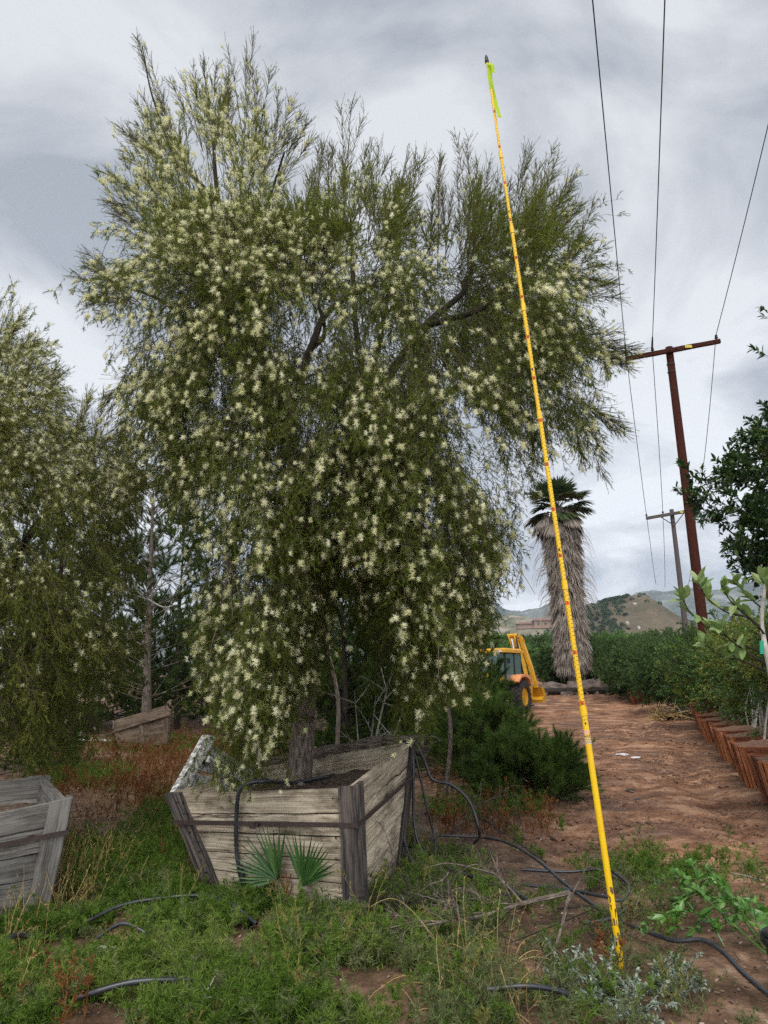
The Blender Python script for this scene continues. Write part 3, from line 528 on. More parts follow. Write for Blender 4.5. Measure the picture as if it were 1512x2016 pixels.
def on_front(s, t, off=.06):
    p = (a0 * (1 - s) + b0 * s) * (1 - t) + (A * (1 - s) + B * s) * t; n_ = np.cross(B - A, A - a0); n_ /= np.linalg.norm(n_)
    if n_[1] > 0: n_ = -n_
    return p + n_ * off
TB = (MT.mean(0)) + np.array([-.02, .1, -.08])     # where the trunk stands
# --- left box, cut by the picture edge
lt = [P(-300, 1660, 5.3), P(134, 1573, 5.95), P(88, 1528, 7.3), P(-250, 1560, 6.8)]
lb = [P(-260, 1900, 5.4), P(84, 1760, 5.95), P(60, 1690, 7.1), P(-230, 1740, 6.7)]
for q in lb: q[2] = -.03
leftbox = planter('planter_box', lt, lb, 'grey wooden planter box with black strap behind dry straw, half out of view', None, 5, 'greyw', 'greyw', 'soil', drop=.2, strap_h=.74, pw=.16, seed=2)
# --- tilted brown box far left
f0, f1 = P(222, 1432, 20.6), P(334, 1398, 20.3); g0, g1 = P(236, 1476, 20.6), P(330, 1464, 20.4); back = np.array([-.56, 1.6, .10])
tl = thing('planter_box', (g0 + g1) / 2, 'small brown wooden box sitting tilted in the dry weeds near the pines', 'planter box')
mk('front_panel', board_panel([g0, g1, f1, f0], 3, .03, seed=31), [MAT['brownw']], tl)
mk('side_panel', board_panel([g1, g1 + back, f1 + back, f1], 3, .03, seed=32), [MAT['brownw']], tl)
mk('side_panel', board_panel([g0, g0 + back, f0 + back, f0], 3, .03, seed=33), [MAT['brownw']], tl)
mk('back_panel', board_panel([g0 + back, g1 + back, f1 + back, f0 + back], 3, .03, seed=34), [MAT['brownw']], tl)
uu = (f1 - f0) / np.linalg.norm(f1 - f0); nn_ = np.array([uu[1], -uu[0], 0]); vv = (f0 - g0)
for s in (.05, .5, .96): mk('batten', [post(g0 * (1 - s) + g1 * s + nn_ * .004, f0 * (1 - s) + f1 * s + nn_ * .004, uu, nn_, .12, .035, seed=int(s * 99))], [MAT['brownw']], tl)
up_ = nrm(vv[None])[0]; mk('top_rail', [post(f0 + nn_ * .036 - up_ * .07, f1 + nn_ * .036 - up_ * .07, up_, nn_, .13, .03, seed=5)], [MAT['brownw']], tl)
mk('soil', [soil_part([f0, f1, f1 + back, f0 + back], .1)], [MAT['soil']], tl)
# --- dark box under the left trees and a brown one seen behind the trunk
def simple_box(px0, px1, pyt, pyb, D, depth, label, wood, seed, nb=3, group=None, skew=.25):
    t0, t1 = P(px0, pyt, D), P(px1, pyt, D); b0_, b1_ = P(px0 + (px1 - px0) * .1, pyb, D), P(px1 - (px1 - px0) * .1, pyb, D); k = np.array([skew, depth, 0])
    return planter('planter_box', [t0, t1, t1 + k, t0 + k], [b0_, b1_, b1_ + k * .9, b0_ + k * .9], label, group, nb, wood, wood, 'soil', pw=.1, seed=seed)
simple_box(45, 150, 1392, 1442, 26.5, 2.0, 'dark shaded planter box under the flowering tree at the left edge', 'brownw', 41)
simple_box(476, 560, 1404, 1450, 24.5, 1.8, 'brown planter box half seen through the hanging curtain of blossom', 'brownw', 42)
# --- broken lichen-covered panel leaning behind the big box
lp_ = [P(338, 1556, 7.75), P(372, 1560, 7.7), P(414, 1452, 8.0), P(392, 1443, 8.05)]
br = thing('broken_box_side', P(400, 1556, 7.9), 'broken box side crusted with white lichen leaning behind the big box', 'broken panel')
def slab(q, th, mat, name, par, seed=0): mk(name, board_panel(q, 1, th, seed=seed), [MAT[mat]], par)
slab([P(334, 1560, 6.62), P(352, 1566, 6.75), P(416, 1452, 7.25), P(398, 1446, 7.2)], .05, 'lichen', 'batten', br)
q = [P(362, 1558, 7.8), P(500, 1560, 8.3), P(494, 1508, 8.35), P(408, 1450, 7.95)]
mk('plank', board_panel([P(372, 1548, 6.95), P(470, 1562, 7.5), P(500, 1512, 7.85), P(408, 1456, 7.25)], 3, .03, gap=.03, seed=3), [MAT['lichen']], br)
slab([P(404, 1500, 7.08), P(492, 1553, 7.5), P(497, 1541, 7.52), P(408, 1487, 7.1)], .04, 'lichen', 'crosspiece', br, 4)
# fallen log behind the box and the rear plank leaning over it
lg = spline([P(520, 1504, 8.1), P(600, 1488, 7.93), P(680, 1476, 7.74), P(762, 1464, 7.52), P(840, 1470, 7.35)], 30)
tag(mk('fallen_log', [tubes(lg, np.linspace(.05, .085, 30), 10, 0, .5, .35)], [MAT['bark']]), 'rough fallen log lying behind the rear edge of the big box', 'log')
for i in range(7):
    x0 = rng.uniform(540, 800); D_ = rng.uniform(7.55, 7.8); c = spline([P(x0, 1485, D_), P(x0 + rng.uniform(-20, 50), 1462, D_), P(x0 + rng.uniform(-20, 140), rng.uniform(1440, 1478), D_)], 12)
    if i < 4: tag(mk('dry_stick', [tubes(c, np.linspace(.012, .004, 12), 5)], [MAT['paleb']]), 'bleached stick lying across the log behind the big box', 'stick', 'sticks across the log')

# --- row of redwood boxes along the right of the road
row = [(1512, 1585), (1497, 1571), (1464, 1532), (1440, 1503), (1419, 1481), (1404, 1463), (1391, 1449), (1381, 1437), (1374, 1428), (1367, 1420)]
ROW = []
D_ = 9.6
for i in range(11):
    ROW.append(D_); D_ *= 1.145
p_a, p_b = G(1497, 1571), G(1370, 1423)
rdir = (p_b - p_a)[:2]; rdir /= np.linalg.norm(rdir); rn = np.array([rdir[1], -rdir[0]])
ordn = ['nearest', 'second nearest', 'third nearest', 'fourth nearest', 'fifth nearest', 'sixth nearest', 'seventh nearest', 'eighth nearest', 'ninth nearest', 'tenth nearest']
boxc = []
def redbox(front, label, seed, s=1.12, h=.62, grp='redwood boxes lined up along the road'):
    c = np.array([front[0], front[1]]); z = gz(*c) - .02; e1 = rdir; e2 = rn
    tp, bt = s, s * .76; top, bot = [], []
    for k, (i, j) in enumerate(((0, 0), (0, 1), (1, 1), (1, 0))):
        cc = c + e1 * s * i + e2 * s * j + rng.normal(size=2) * .012; top.append((*cc, z + h)); m_ = (s - bt) / 2
        c2 = c + e1 * (m_ + bt * i) + e2 * (m_ + bt * j); bot.append((*c2, z))
    # corners must run round the box
    top = [top[0], top[1], top[2], top[3]]; bot = [bot[0], bot[1], bot[2], bot[3]]
    o = planter('planter_box', top, bot, label, grp, 4, 'redd', 'redw', 'redsoil', drop=.03, pw=.10, seed=seed, mound=.10, th=.025)
    boxc.append(np.array([*(c + e1 * s / 2 + e2 * s / 2), z + h])); return o
dist = 0.0; sp_ = 1.95
for i in range(10):
    pos = p_a[:2] + rdir * (i * sp_ - 1.15) + rn * rng.normal() * .05 - rn * .12
    redbox(pos, f'{ordn[i]} reddish wooden planter box in the row beside the dirt road', 60 + i)
for k in range(2):   # just outside the right edge, carrying the dark tree
    pos = p_a[:2] + rdir * (-(k + 1) * sp_ - 1.15); 
    if k == 0: redbox(pos, 'reddish planter box at the right picture edge under the glossy dark tree', 80, grp=None)
# ------------------------------------------------------------------ the flowering tree
POLY = [(275, 150), (300, 190), (345, 250), (362, 180), (410, 185), (440, 175), (480, 150), (515, 180), (550, 240), (570, 290), (592, 300), (612, 360), (640, 420), (662, 350), (690, 300), (722, 350), (765, 360), (805, 370), (825, 430), (845, 500), (862, 430), (886, 460), (905, 390), (935, 350), (962, 410), (990, 430), (1040, 370), (1085, 345), (1108, 390), (1120, 450), (1125, 480), (1130, 520), (1155, 550), (1172, 585), (1150, 620), (1175, 650), (1215, 690), (1180, 730), (1175, 790), (1168, 840), (1155, 900), (1135, 920), (1120, 880), (1070, 890), (1035, 930), (1030, 1000), (1015, 1060), (995, 1110), (950, 1180), (938, 1270), (905, 1330), (870, 1360), (840, 1360), (815, 1450), (785, 1460), (770, 1320), (720, 1290), (690, 1150), (655, 1140), (650, 1250), (640, 1330), (600, 1350), (565, 1440), (520, 1505), (430, 1530), (398, 1350), (385, 1230), (390, 1130), (335, 1000), (290, 920), (250, 830), (235, 740), (195, 620), (180, 540), (235, 500), (218, 400), (228, 330), (240, 250), (285, 235)]
HOLES = [(600, 640, 42), (640, 955, 28), (905, 850, 60), (640, 690, 26), (545, 620, 22), (880, 480, 38), (430, 330, 30), (560, 420, 20), (280, 480, 30), (330, 640, 22), (690, 620, 16), (340, 1000, 26), (1010, 870, 30), (1040, 800, 24), (470, 240, 24), (850, 600, 14), (560, 1010, 10), (690, 1080, 14)]
def sample_poly(poly, n, holes=(), pw=1.0, dens=None):
    poly = np.array(poly, float); lo, hi = poly.min(0), poly.max(0); out_ = []; tot = 0
    while tot < n:
        p = rng.uniform(lo, hi, (n * 2, 2)); ok = in_poly(p[:, 0], p[:, 1], poly)
        for hx_, hy_, hr in holes:
            d = np.hypot(p[:, 0] - hx_, (p[:, 1] - hy_) * .8); ok &= (d > hr * (.75 + .5 * rng.random(len(p))))| (rng.random(len(p)) < .10)
        if dens is not None: ok &= rng.random(len(p)) < dens(p)
        p = p[ok]; out_.append(p); tot += len(p)
    return np.vstack(out_)[:n]
def plane_pts(px, D0):
    """photo positions -> points on the upright plane through the tree"""
    d = np.array([tuple(fw)])[0] + np.array(tuple(r_))[None] * ((px[:, :1] - 756) / F) - np.array(tuple(u_))[None] * ((px[:, 1:] - 1008) / F)
    return np.array([0, 0, HCAM]) + d * (D0 / d[:, 1:2])
D0 = 7.25
def crown_pts(poly, n, D0, Rm, dmax=230, holes=(), dens=None, shell=.45, minr=.3, shrink=0):
    d0_ = dens or (lambda q: np.ones(len(q)))
    px = sample_poly(poly, n, holes, dens=lambda q: d0_(q) * (edge_dist(q[:, 0], q[:, 1], poly) > shrink * rng.random(len(q)) * np.interp(q[:, 1], [500, 1100, 1200], [1, 1, .35]))); e_ = edge_dist(px[:, 0], px[:, 1], poly); t = np.clip(e_ / dmax, 0, 1)
    half = minr + Rm * np.sqrt(1 - (1 - t) ** 2); u = rng.uniform(-1, 1, n); u = np.sign(u) * np.abs(u) ** shell
    off = u * half; p = plane_pts(px, (D0 + off)[:, None])
    return px, p, u, half, t
n = 7600
def dens_main(p):
    d = np.where(p[:, 1] > 1150, .85, 1.0) * np.where((p[:, 0] < 330) & (p[:, 1] < 900), .55, 1) * np.where((p[:, 1] < 440) & (p[:, 0] < 620), .42, 1)
    d = d * np.where((p[:, 0] > 1060) & (p[:, 1] > 700), .6, 1); cl = fbm(p[:, 0] / 55, p[:, 1] / 75, 3, 91)
    return d * np.clip((cl - .30) * 3.6, .10, 1)
px, p, u, half, t = crown_pts(POLY, n, D0, 1.75, holes=HOLES, dens=dens_main, shrink=78)
DARK = [(925, 620, 60, 110), (600, 690, 45, 40), (560, 880, 35, 45), (735, 1235, 40, 60), (850, 700, 40, 60), (450, 720, 35, 60), (700, 900, 30, 50), (545, 1130, 35, 60)]   # hollows where one looks into the shaded inside
def hollow(x, y): return sum(np.exp(-(((x - a) / b_) ** 2 + ((y - c) / d_) ** 2) * 1.2) for a, c, b_, d_ in DARK)
flip = (u < 0) & (rng.random(n) < hollow(px[:, 0], px[:, 1]) * 1.3); u[flip] = -u[flip] * .8; p[flip] = plane_pts(px[flip], (D0 + (u * half)[flip])[:, None])
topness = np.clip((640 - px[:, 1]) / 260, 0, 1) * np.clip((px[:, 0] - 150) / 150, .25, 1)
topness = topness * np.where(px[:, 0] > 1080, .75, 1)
edge_x = np.clip((px[:, 0] - 690) / 480, -1, 1)
dirs = np.stack([edge_x * .6 + rng.normal(size=n) * .32 + .10, u * .7 + rng.normal(size=n) * .3, -.35 + topness * 2.3 + rng.normal(size=n) * .25], -1)
droop = np.where(topness > .5, .03, .38 * (1 - topness) + .04)
Ls = np.where(topness > .5, rng.uniform(.4, .75, n), rng.uniform(.45, 1.0, n))
dn = nrm(dirs); start = p - dn * (Ls * np.where(topness > .5, .62, .35))[:, None] + np.array([0, 0, 1.]) * (Ls * .30 * (1 - topness))[:, None]
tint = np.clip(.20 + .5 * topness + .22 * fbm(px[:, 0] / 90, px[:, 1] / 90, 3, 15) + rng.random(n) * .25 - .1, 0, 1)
up = topness > .5
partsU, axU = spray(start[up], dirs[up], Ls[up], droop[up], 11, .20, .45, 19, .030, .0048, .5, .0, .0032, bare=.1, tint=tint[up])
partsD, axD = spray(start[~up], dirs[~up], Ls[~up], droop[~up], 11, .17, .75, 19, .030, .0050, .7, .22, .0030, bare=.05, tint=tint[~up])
# feathery leaders and side plumes along the outline: (tip, foot)
PL = [((278, 62), (345, 300)), ((232, 250), (330, 330)), ((360, 118), (400, 300)), ((395, 125), (420, 300)), ((440, 128), (450, 300)), ((488, 88), (480, 300)), ((520, 140), (500, 320)), ((578, 185), (520, 340)), ((600, 250), (540, 380)), ((625, 275), (620, 470)), ((612, 330), (610, 480)), ((700, 215), (668, 450)), ((652, 290), (645, 450)), ((735, 290), (700, 470)), ((772, 292), (725, 480)), ((822, 305), (770, 480)), ((800, 300), (760, 470)), ((868, 300), (862, 540)), ((848, 380), (850, 540)), ((888, 370), (876, 530)), ((936, 255), (925, 490)), ((905, 330), (905, 500)), ((968, 330), (940, 500)), ((1005, 360), (960, 520)), ((1042, 295), (1000, 500)), ((1097, 288), (1030, 470)), ((1130, 340), (1050, 480)), ((1138, 400), (1060, 520)), ((1165, 412), (1110, 560)), ((1160, 470), (1090, 560)), ((1208, 560), (1100, 590)), ((1195, 520), (1100, 560)), ((1252, 688), (1090, 700)), ((1220, 650), (1100, 680)), ((1215, 720), (1120, 690)), ((183, 495), (260, 600)), ((190, 540), (290, 610)), ((220, 340), (330, 420)), ((225, 405), (320, 470)), ((182, 590), (270, 600)), ((215, 790), (300, 720)), ((240, 850), (320, 760)), ((1210, 850), (1110, 780)), ((1190, 900), (1120, 800)), ((560, 230), (500, 360)), ((420, 180), (420, 330)), ((330, 200), (370, 360)), ((285, 180), (350, 340)), ((965, 395), (930, 520)), ((1075, 330), (1020, 500))]
po, pd, pL, pdr = [], [], [], []
for k, (tp, ft) in enumerate(PL):
    for c in range(3):
        dd = D0 + rng.uniform(-.35, .35) + (0 if tp[1] > 450 else rng.uniform(-.3, .3)); j = rng.normal(size=2) * (0 if c == 0 else 16)
        a = P(*ft, dd); b = P(tp[0] + j[0], tp[1] + (abs(j[1]) * 1.5), dd + rng.uniform(-.15, .15)); po.append(a); pd.append(b - a); pL.append(np.linalg.norm(b - a)); pdr.append(0.0 if tp[1] < 450 else .05)
po, pd, pL = np.array(po), np.array(pd), np.array(pL)
partsP, axP = spray(po, pd + np.array([0, 0, 1.]) * (np.array(pdr) * 3)[:, None], pL, np.array(pdr), 44, .24, .42, 9, .026, .0042, .45, -.01, .0048, K=8, wob=.035, tint=np.clip(.45 + rng.random(len(po)) * .4, 0, 1), main_leaf=False)
tree = thing('flowering_tree', TB, 'tall weeping tree covered in cream bottlebrush blossom standing in the big weathered box', 'tree')
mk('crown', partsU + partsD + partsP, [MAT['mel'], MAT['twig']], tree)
# trunk and limbs
def limb(pts, r0, r1, n_=24, sides=8, bump=.12, mi=0): c = spline(pts, n_); c[1:-1] += rng.normal(size=(n_ - 2, 3)) * r0 * .06; return tubes(c, np.linspace(r0, r1, n_), sides, mi, .5, bump)
tk = spline([TB + (0, 0, -.22), P(597, 1440, D0 + .15), P(603, 1340, D0 + .1), P(615, 1240, D0 + .05), P(600, 1080, D0), P(580, 930, D0), P(560, 800, D0)], 60)
rt_ = np.interp(np.linspace(0, 1, 60), [0, .06, .35, 1], [.15, .118, .095, .06])
mk('trunk', [tubes(tk, rt_, 22, 0, .5, .16)], [MAT['bark']], tree, smooth=True)
LIMBS = [([(612, 1260, 0), (660, 1120, .1), (700, 960, .1), (720, 800, .1), (700, 640, 0), (690, 450, 0)], .075, .018), ([(590, 1000, 0), (640, 935, .15), (700, 950, .3), (780, 900, .3)], .05, .02), ([(565, 820, 0), (610, 690, -.1), (650, 610, 0), (740, 560, .1)], .05, .022), ([(560, 800, 0), (480, 600, .1), (430, 400, 0), (420, 220, 0)], .055, .012), ([(470, 560, .1), (520, 420, .1), (560, 300, 0)], .03, .01), ([(720, 800, .1), (840, 640, .2), (920, 560, .1), (940, 420, 0)], .055, .014), ([(840, 640, .2), (960, 600, .1), (1050, 500, 0), (1090, 400, 0)], .04, .01), ([(700, 960, .1), (850, 800, .2), (980, 720, .1), (1100, 680, 0), (1180, 690, 0)], .05, .01), ([(560, 800, 0), (440, 700, .2), (330, 600, .1), (240, 560, 0)], .045, .01), ([(720, 800, .1), (760, 600, -.4), (770, 440, -.2)], .035, .01), ([(700, 960, .1), (800, 1020, -.5), (860, 1100, -.8)], .035, .012), ([(590, 1000, 0), (500, 980, -.5), (450, 1080, -.9)], .035, .012), ([(610, 690, -.1), (640, 650, .0), (612, 560, 0)], .03, .012), ([(350, 330, 0), (300, 190, 0), (280, 90, 0)], .016, .004), ([(430, 400, 0), (370, 330, 0), (340, 260, 0)], .022, .01)]
for pts, r0, r1 in LIMBS: mk('limb', [limb([P(x, y, D0 + o_) for x, y, o_ in pts], r0, r1)], [MAT['darkbark']], tree)
# bare hanging twigs in front
bt_ = []
for x, y in ((540, 830), (730, 770), (480, 1190), (730, 1010), (560, 900), (800, 700), (640, 1000), (900, 1000), (450, 1100), (860, 1150), (620, 760), (520, 640)):
    D_ = D0 - 1.35 + rng.uniform(-.2, .2); s0 = P(x, y, D_)
    o_ = np.repeat(s0[None], 5, 0); bt_.append(tubes(strands(o_, np.array([rng.normal() * .5, -.2, -.6]) + rng.normal(size=(5, 3)) * .25, rng.uniform(.4, .95, 5), .15, 8, .08), np.linspace(.0045, .0015, 9), 4))
mk('bare_twigs', bt_, [MAT['bark']], tree)
# blossoms: bottlebrush tufts sitting on the outer branchlets
def blossom(c, ax_, s, nsp=34):
    nsp = int(nsp * 3.6); s = s * rng.choice([.62, .8, .95, 1.05]); ax_ = ax_ * rng.uniform(.6, 1.3); t_ = rng.uniform(-1, 1, nsp); b = c + ax_ * (t_ * s * .42)[:, None]; d = nrm(perp(np.repeat(ax_[None], nsp, 0)) + ax_ * (t_ * .7)[:, None] + rng.normal(size=(nsp, 3)) * .3)
    return tri_leaves(b, d, s * rng.uniform(.35, .82, nsp), s * .075, np.clip(rng.random() * .7 + rng.random(nsp) * .35, 0, 1))
def pick_blossoms(ax_, n_, wfn, D0, shellw=True):
    a = ax_[:, 2:].reshape(-1, 3); tg = nrm(np.gradient(ax_, axis=1))[:, 2:].reshape(-1, 3)
    wt = wfn(a); i = rng.choice(len(a), n_, p=wt / wt.sum(), replace=len(a) < n_ * 2); return a[i] + rng.normal(size=(n_, 3)) * .02, tg[i]
def topx(a):
    d = a - np.array([0, 0, HCAM]); cz = d @ np.array(tuple(fw)); return 756 + F * (d @ np.array(tuple(r_))) / cz, 1008 - F * (d @ np.array(tuple(u_))) / cz
def wf(a):
    x, y = topx(a); e_ = edge_dist(x, y, POLY); t = np.clip(e_ / 230, 0, 1); hf = .3 + 1.75 * np.sqrt(1 - (1 - t) ** 2)
    rel = (D0 - a[:, 1]) / hf; w_ = np.clip(rel, .02, 1.4) ** 2.4 + .06
    w_ = w_ * np.where((x > 600) & (y < 480), .07, 1) * np.where((x > 860) & (y < 500), .35, 1) * np.where(x < 560, 1.35, 1) * np.where((x < 430) & (y < 900), 1.5, 1)
    w_ = w_ * np.clip(1.1 - hollow(x, y), .08, 1)
    cl = fbm(x / 45, y / 45, 2, 33); return w_ * np.clip((cl - .20) * 3, .2, 1.3)
bp1, bd1 = pick_blossoms(axD, 4200, wf, D0); bp2, bd2 = pick_blossoms(axU, 1100, wf, D0)
xP, _ = topx(axP[:, 4]); selP = axP[(xP < 600) | (xP > 1080)]
bp3, bd3 = pick_blossoms(selP, 330, lambda a: np.ones(len(a)), D0)
bp = np.vstack([bp1, bp2, bp3]); bd = np.vstack([bd1, bd2, bd3]); bp[:, 1] -= .03
# clusters of two to four
ext = rng.choice(len(bp), 1900); bp = np.vstack([bp, bp[ext] + rng.normal(size=(1900, 3)) * .06]); bd = np.vstack([bd, nrm(bd[ext] + rng.normal(size=(1900, 3)) * .3)])
xb, yb = topx(bp); vis = rng.permutation(np.argsort(bp[:, 1])[:420])[:100]; visset = set(vis.tolist())
for i in vis: mk('blossom', [blossom(bp[i], bd[i], rng.uniform(.038, .056))], [MAT['flower']], tree)
fl = mk('blossoms', [blossom(bp[i], bd[i], rng.uniform(.038, .056), 30) for i in range(len(bp)) if i not in visset], [MAT['flower']], tree); tag(fl, kind='stuff')

# ------------------------------------------------------------------ the flowering tree at the left edge
POLY2 = [(-420, 560), (-100, 580), (-20, 640), (30, 685), (80, 760), (110, 840), (170, 880), (225, 880), (252, 910), (265, 960), (240, 1050), (250, 1150), (275, 1230), (240, 1300), (190, 1330), (170, 1420), (120, 1480), (60, 1500), (-100, 1500), (-420, 1500)]
DL = 8.6
px2, p2, u2, half2, t2 = crown_pts(POLY2, 3400, DL, 1.7, 200, dens=lambda p: np.clip((fbm(p[:, 0] / 60, p[:, 1] / 60, 3, 17) - .28) * 4, .12, 1))
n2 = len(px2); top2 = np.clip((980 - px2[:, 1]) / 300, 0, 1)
dir2 = np.stack([.8 + rng.normal(size=n2) * .5, u2 * .6 + rng.normal(size=n2) * .4, -.2 + top2 * .9 + rng.normal(size=n2) * .3], -1)
L2 = rng.uniform(.5, 1.0, n2); st2 = p2 - nrm(dir2) * (L2 * .4)[:, None] + np.array([0, 0, .25]) * (1 - top2)[:, None]
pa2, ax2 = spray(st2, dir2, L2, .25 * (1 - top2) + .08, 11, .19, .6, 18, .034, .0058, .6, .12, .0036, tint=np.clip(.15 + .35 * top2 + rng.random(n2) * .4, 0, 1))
PL2 = [((0, 590), (-40, 760)), ((40, 640), (-30, 780)), ((90, 700), (10, 800)), ((112, 740), (40, 830)), ((175, 790), (120, 950)), ((200, 800), (165, 960)), ((150, 830), (90, 950)), ((262, 830), (180, 980)), ((285, 870), (200, 1000)), ((250, 850), (190, 980)), ((290, 930), (210, 1020)), ((285, 1250), (150, 1290)), ((60, 650), (0, 800)), ((20, 600), (-30, 760))]
po, pd, pL = [], [], []
for tp, ft in PL2:
    for c in range(3):
        dd = DL + rng.uniform(-.6, .4); j = rng.normal(size=2) * 14; a = P(*ft, dd); b = P(tp[0] + j[0], tp[1] + j[1], dd); po.append(a); pd.append(b - a); pL.append(np.linalg.norm(b - a))
pb2, axp2 = spray(np.array(po), np.array(pd), np.array(pL), .03, 34, .26, .45, 8, .034, .0055, .45, .02, .005, K=8, wob=.04, tint=np.full(len(po), .6), main_leaf=False)
tree2 = thing('flowering_tree', P(-90, 1560, 7.2) * (1, 1, 0), 'broad tree with pale yellow blossom at the left edge, rising from the half seen box', 'tree')
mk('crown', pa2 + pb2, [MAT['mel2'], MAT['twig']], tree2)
mk('trunk', [limb([(P(-60, 1600, DL)[0], DL, .4), P(-30, 1350, DL), P(-60, 1100, DL), P(-80, 850, DL)], .13, .07, 24, 12)], [MAT['bark']], tree2)
for pts, r0, r1 in [([(-50, 1250, 0), (60, 1050, -.4), (160, 930, -.2), (190, 850, 0)], .055, .01), ([(-60, 1000, 0), (0, 960, -.8), (60, 900, -.8)], .05, .02), ([(-40, 1350, 0), (80, 1250, -.3), (120, 1130, 0), (110, 1000, 0)], .045, .012), ([(-60, 1150, 0), (40, 800, 0), (60, 700, 0)], .045, .012), ([(90, 1420, .2), (115, 1310, 0), (150, 1180, 0), (215, 1030, 0)], .035, .01)]:
    mk('limb', [limb([P(x, y, DL + o_) for x, y, o_ in pts], r0, r1)], [MAT['darkbark']], tree2)
def wf2(a):
    x, y = topx(a); return np.where(y < 1010, 2.2, .16) * np.where((y > 980) & (y < 1120) & (x < 90), 5, 1) * np.clip((DL - a[:, 1]) + 1.2, .05, 3) ** 1.5 * np.clip((fbm(x / 60, y / 60, 2, 3) - .25) * 3, .05, 1.5) * np.where((y > 1160) & (x > 150), 1.6, 1) * np.where((y > 1180) & (x < 140), .15, 1)
q1, d1 = pick_blossoms(ax2, 4300, wf2, DL); q2, d2 = pick_blossoms(axp2, 620, lambda a: np.ones(len(a)), DL)
bq = np.vstack([q1, q2]); bdq = np.vstack([d1, d2]); vis = rng.permutation([i for i in np.argsort(bq[:, 1])[:700] if topx(bq[i:i + 1])[0][0] > 5])[:100]; vs_ = set(np.array(vis).tolist())
for i in vis: mk('blossom', [blossom(bq[i], bdq[i], rng.uniform(.036, .052), 24)], [MAT['flower']], tree2)
tag(mk('blossoms', [blossom(bq[i], bdq[i], rng.uniform(.046, .070), 16) for i in range(len(bq)) if i not in vs_], [MAT['flower']], tree2), kind='stuff')

# ------------------------------------------------------------------ pines
def tufts(p, d, n_nd, L, W, tint, spread=.75):
    k = len(p); pp = np.repeat(p, n_nd, 0) + np.repeat(d, n_nd, 0) * (rng.random((k * n_nd, 1)) - .7) * L * .8; dd = np.repeat(d, n_nd, 0); a = (rng.random(k * n_nd) * spread + .15)[:, None]
    nd_ = nrm(dd * np.cos(a) + perp(dd) * np.sin(a)); return tri_leaves(pp, nd_, L * rng.uniform(.7, 1.2, k * n_nd), W, np.clip(np.repeat(tint, n_nd) * .7 + rng.random(k * n_nd) * .3, 0, 1))
def pine(name, base, H_, Rr, nbr, label, cat, ntw=10, ntf=5, nn_=26, L=.13, W=.006, mat='pine', f0=.15, grp=None, lean=(0, 0), trunk=.1, sh=1.0, bark='darkbark'):
    base = np.array(base, float); o = thing(name, base, label, cat, grp); ln = np.array([lean[0], lean[1], 0])
    tr = spline([base - (0, 0, .1), base + ln * .4 + (rng.normal() * .05, 0, H_ * .4), base + ln + (0, 0, H_)], 20)
    mk('trunk', [tubes(tr, np.linspace(trunk, trunk * .15, 20), 9, 0, .5, .15)], [MAT[bark]], o)
    fr = f0 + (1 - f0) * rng.random(nbr) ** .9; p0, _ = along(np.repeat(tr[None], nbr, 0), fr[:, None]); p0 = p0[:, 0]
    th_ = rng.random(nbr) * 2 * math.pi; rl = Rr * (1 - fr) ** (.75 * sh) * rng.uniform(.65, 1.1, nbr) + .15
    d = np.stack([np.cos(th_), np.sin(th_), .15 + .6 * fr], -1); br_ = strands(p0, d, rl, -.04, 6, .07)
    t_ = .25 + .75 * np.sqrt(rng.random((nbr, ntw))); q, tg = along(br_, t_); q = q.reshape(-1, 3); tg = tg.reshape(-1, 3); td = nrm(tg * .75 + perp(tg) * .7 + np.array([0, 0, .25])); tw = strands(q, td, rng.uniform(.18, .5, len(q)) * min(1, Rr / 1.2), -.05, 3, .1)
    tp = np.clip(np.linspace(.35, 1, ntf)[None] + rng.normal(size=(len(tw), ntf)) * .08, 0, 1); a, ad = along(tw, tp)
    tt = np.repeat(rng.random(nbr), ntw * ntf); 
    mk('crown', [tufts(a.reshape(-1, 3), ad.reshape(-1, 3), nn_, L, W, tt), tubes(br_, np.linspace(.018, .006, 7), 3, 1), tubes(tw, np.linspace(.006, .003, 4), 3, 1)], [MAT[mat], MAT[bark]], o); return o
pine('pine_tree', (P(291, 1400, 24)[0], 24, Z0(24)), 7.7, 2.5, 110, 'pine with a bare pinkish trunk and sparse top left of the flowering tree', 'pine tree', ntw=8, ntf=4, nn_=22, L=.15, W=.012, f0=.18, trunk=.17, lean=(-.15, 0), sh=.35, bark='bark')
specs = [(60, 19, 7.2, 2.6, 'dark pine filling in behind the left flowering tree'), (190, 20, 6.6, 2.4, 'dense dark pine between the left tree and the bare trunk'), (350, 21, 5.5, 2.2, 'dark pine right behind the tilted brown box'), (450, 23, 5.6, 2.3, 'tall dark pine glimpsed through the left blossom curtain'), (560, 19.5, 4.3, 2.0, 'dark pine directly behind the thick tree trunk'), (675, 16, 3.3, 1.7, 'green pine seen through the gap between the blossom curtains'), (790, 17, 3.6, 1.8, 'green pine behind the right blossom curtain'), (895, 18, 3.2, 1.6, 'green pine behind the curtain next to the yellow digger'), (-60, 15, 6.0, 2.6, 'dark pine at the far left edge behind the flowering tree'), (120, 22, 7.0, 2.4, 'tallest dark pine poking out above the left tree')]
specs = [(a, b * 1.34, c * 1.32, d * 1.3, e_) if b >= 19 else (a, b, c, d, e_) for a, b, c, d, e_ in specs]
specs += [(x_, 30 + (i_ % 3) * 1.5, 3.4 + (i_ * 37 % 10) / 8, 2.6, f'low dark pine, {w_} in the back row') for i_, (x_, w_) in enumerate(zip(range(-140, 960, 110), ['first from the left', 'second from the left', 'third from the left', 'fourth from the left', 'fifth from the left', 'sixth from the left', 'seventh from the left', 'eighth from the left', 'third from the right', 'second from the right', 'rightmost']))]
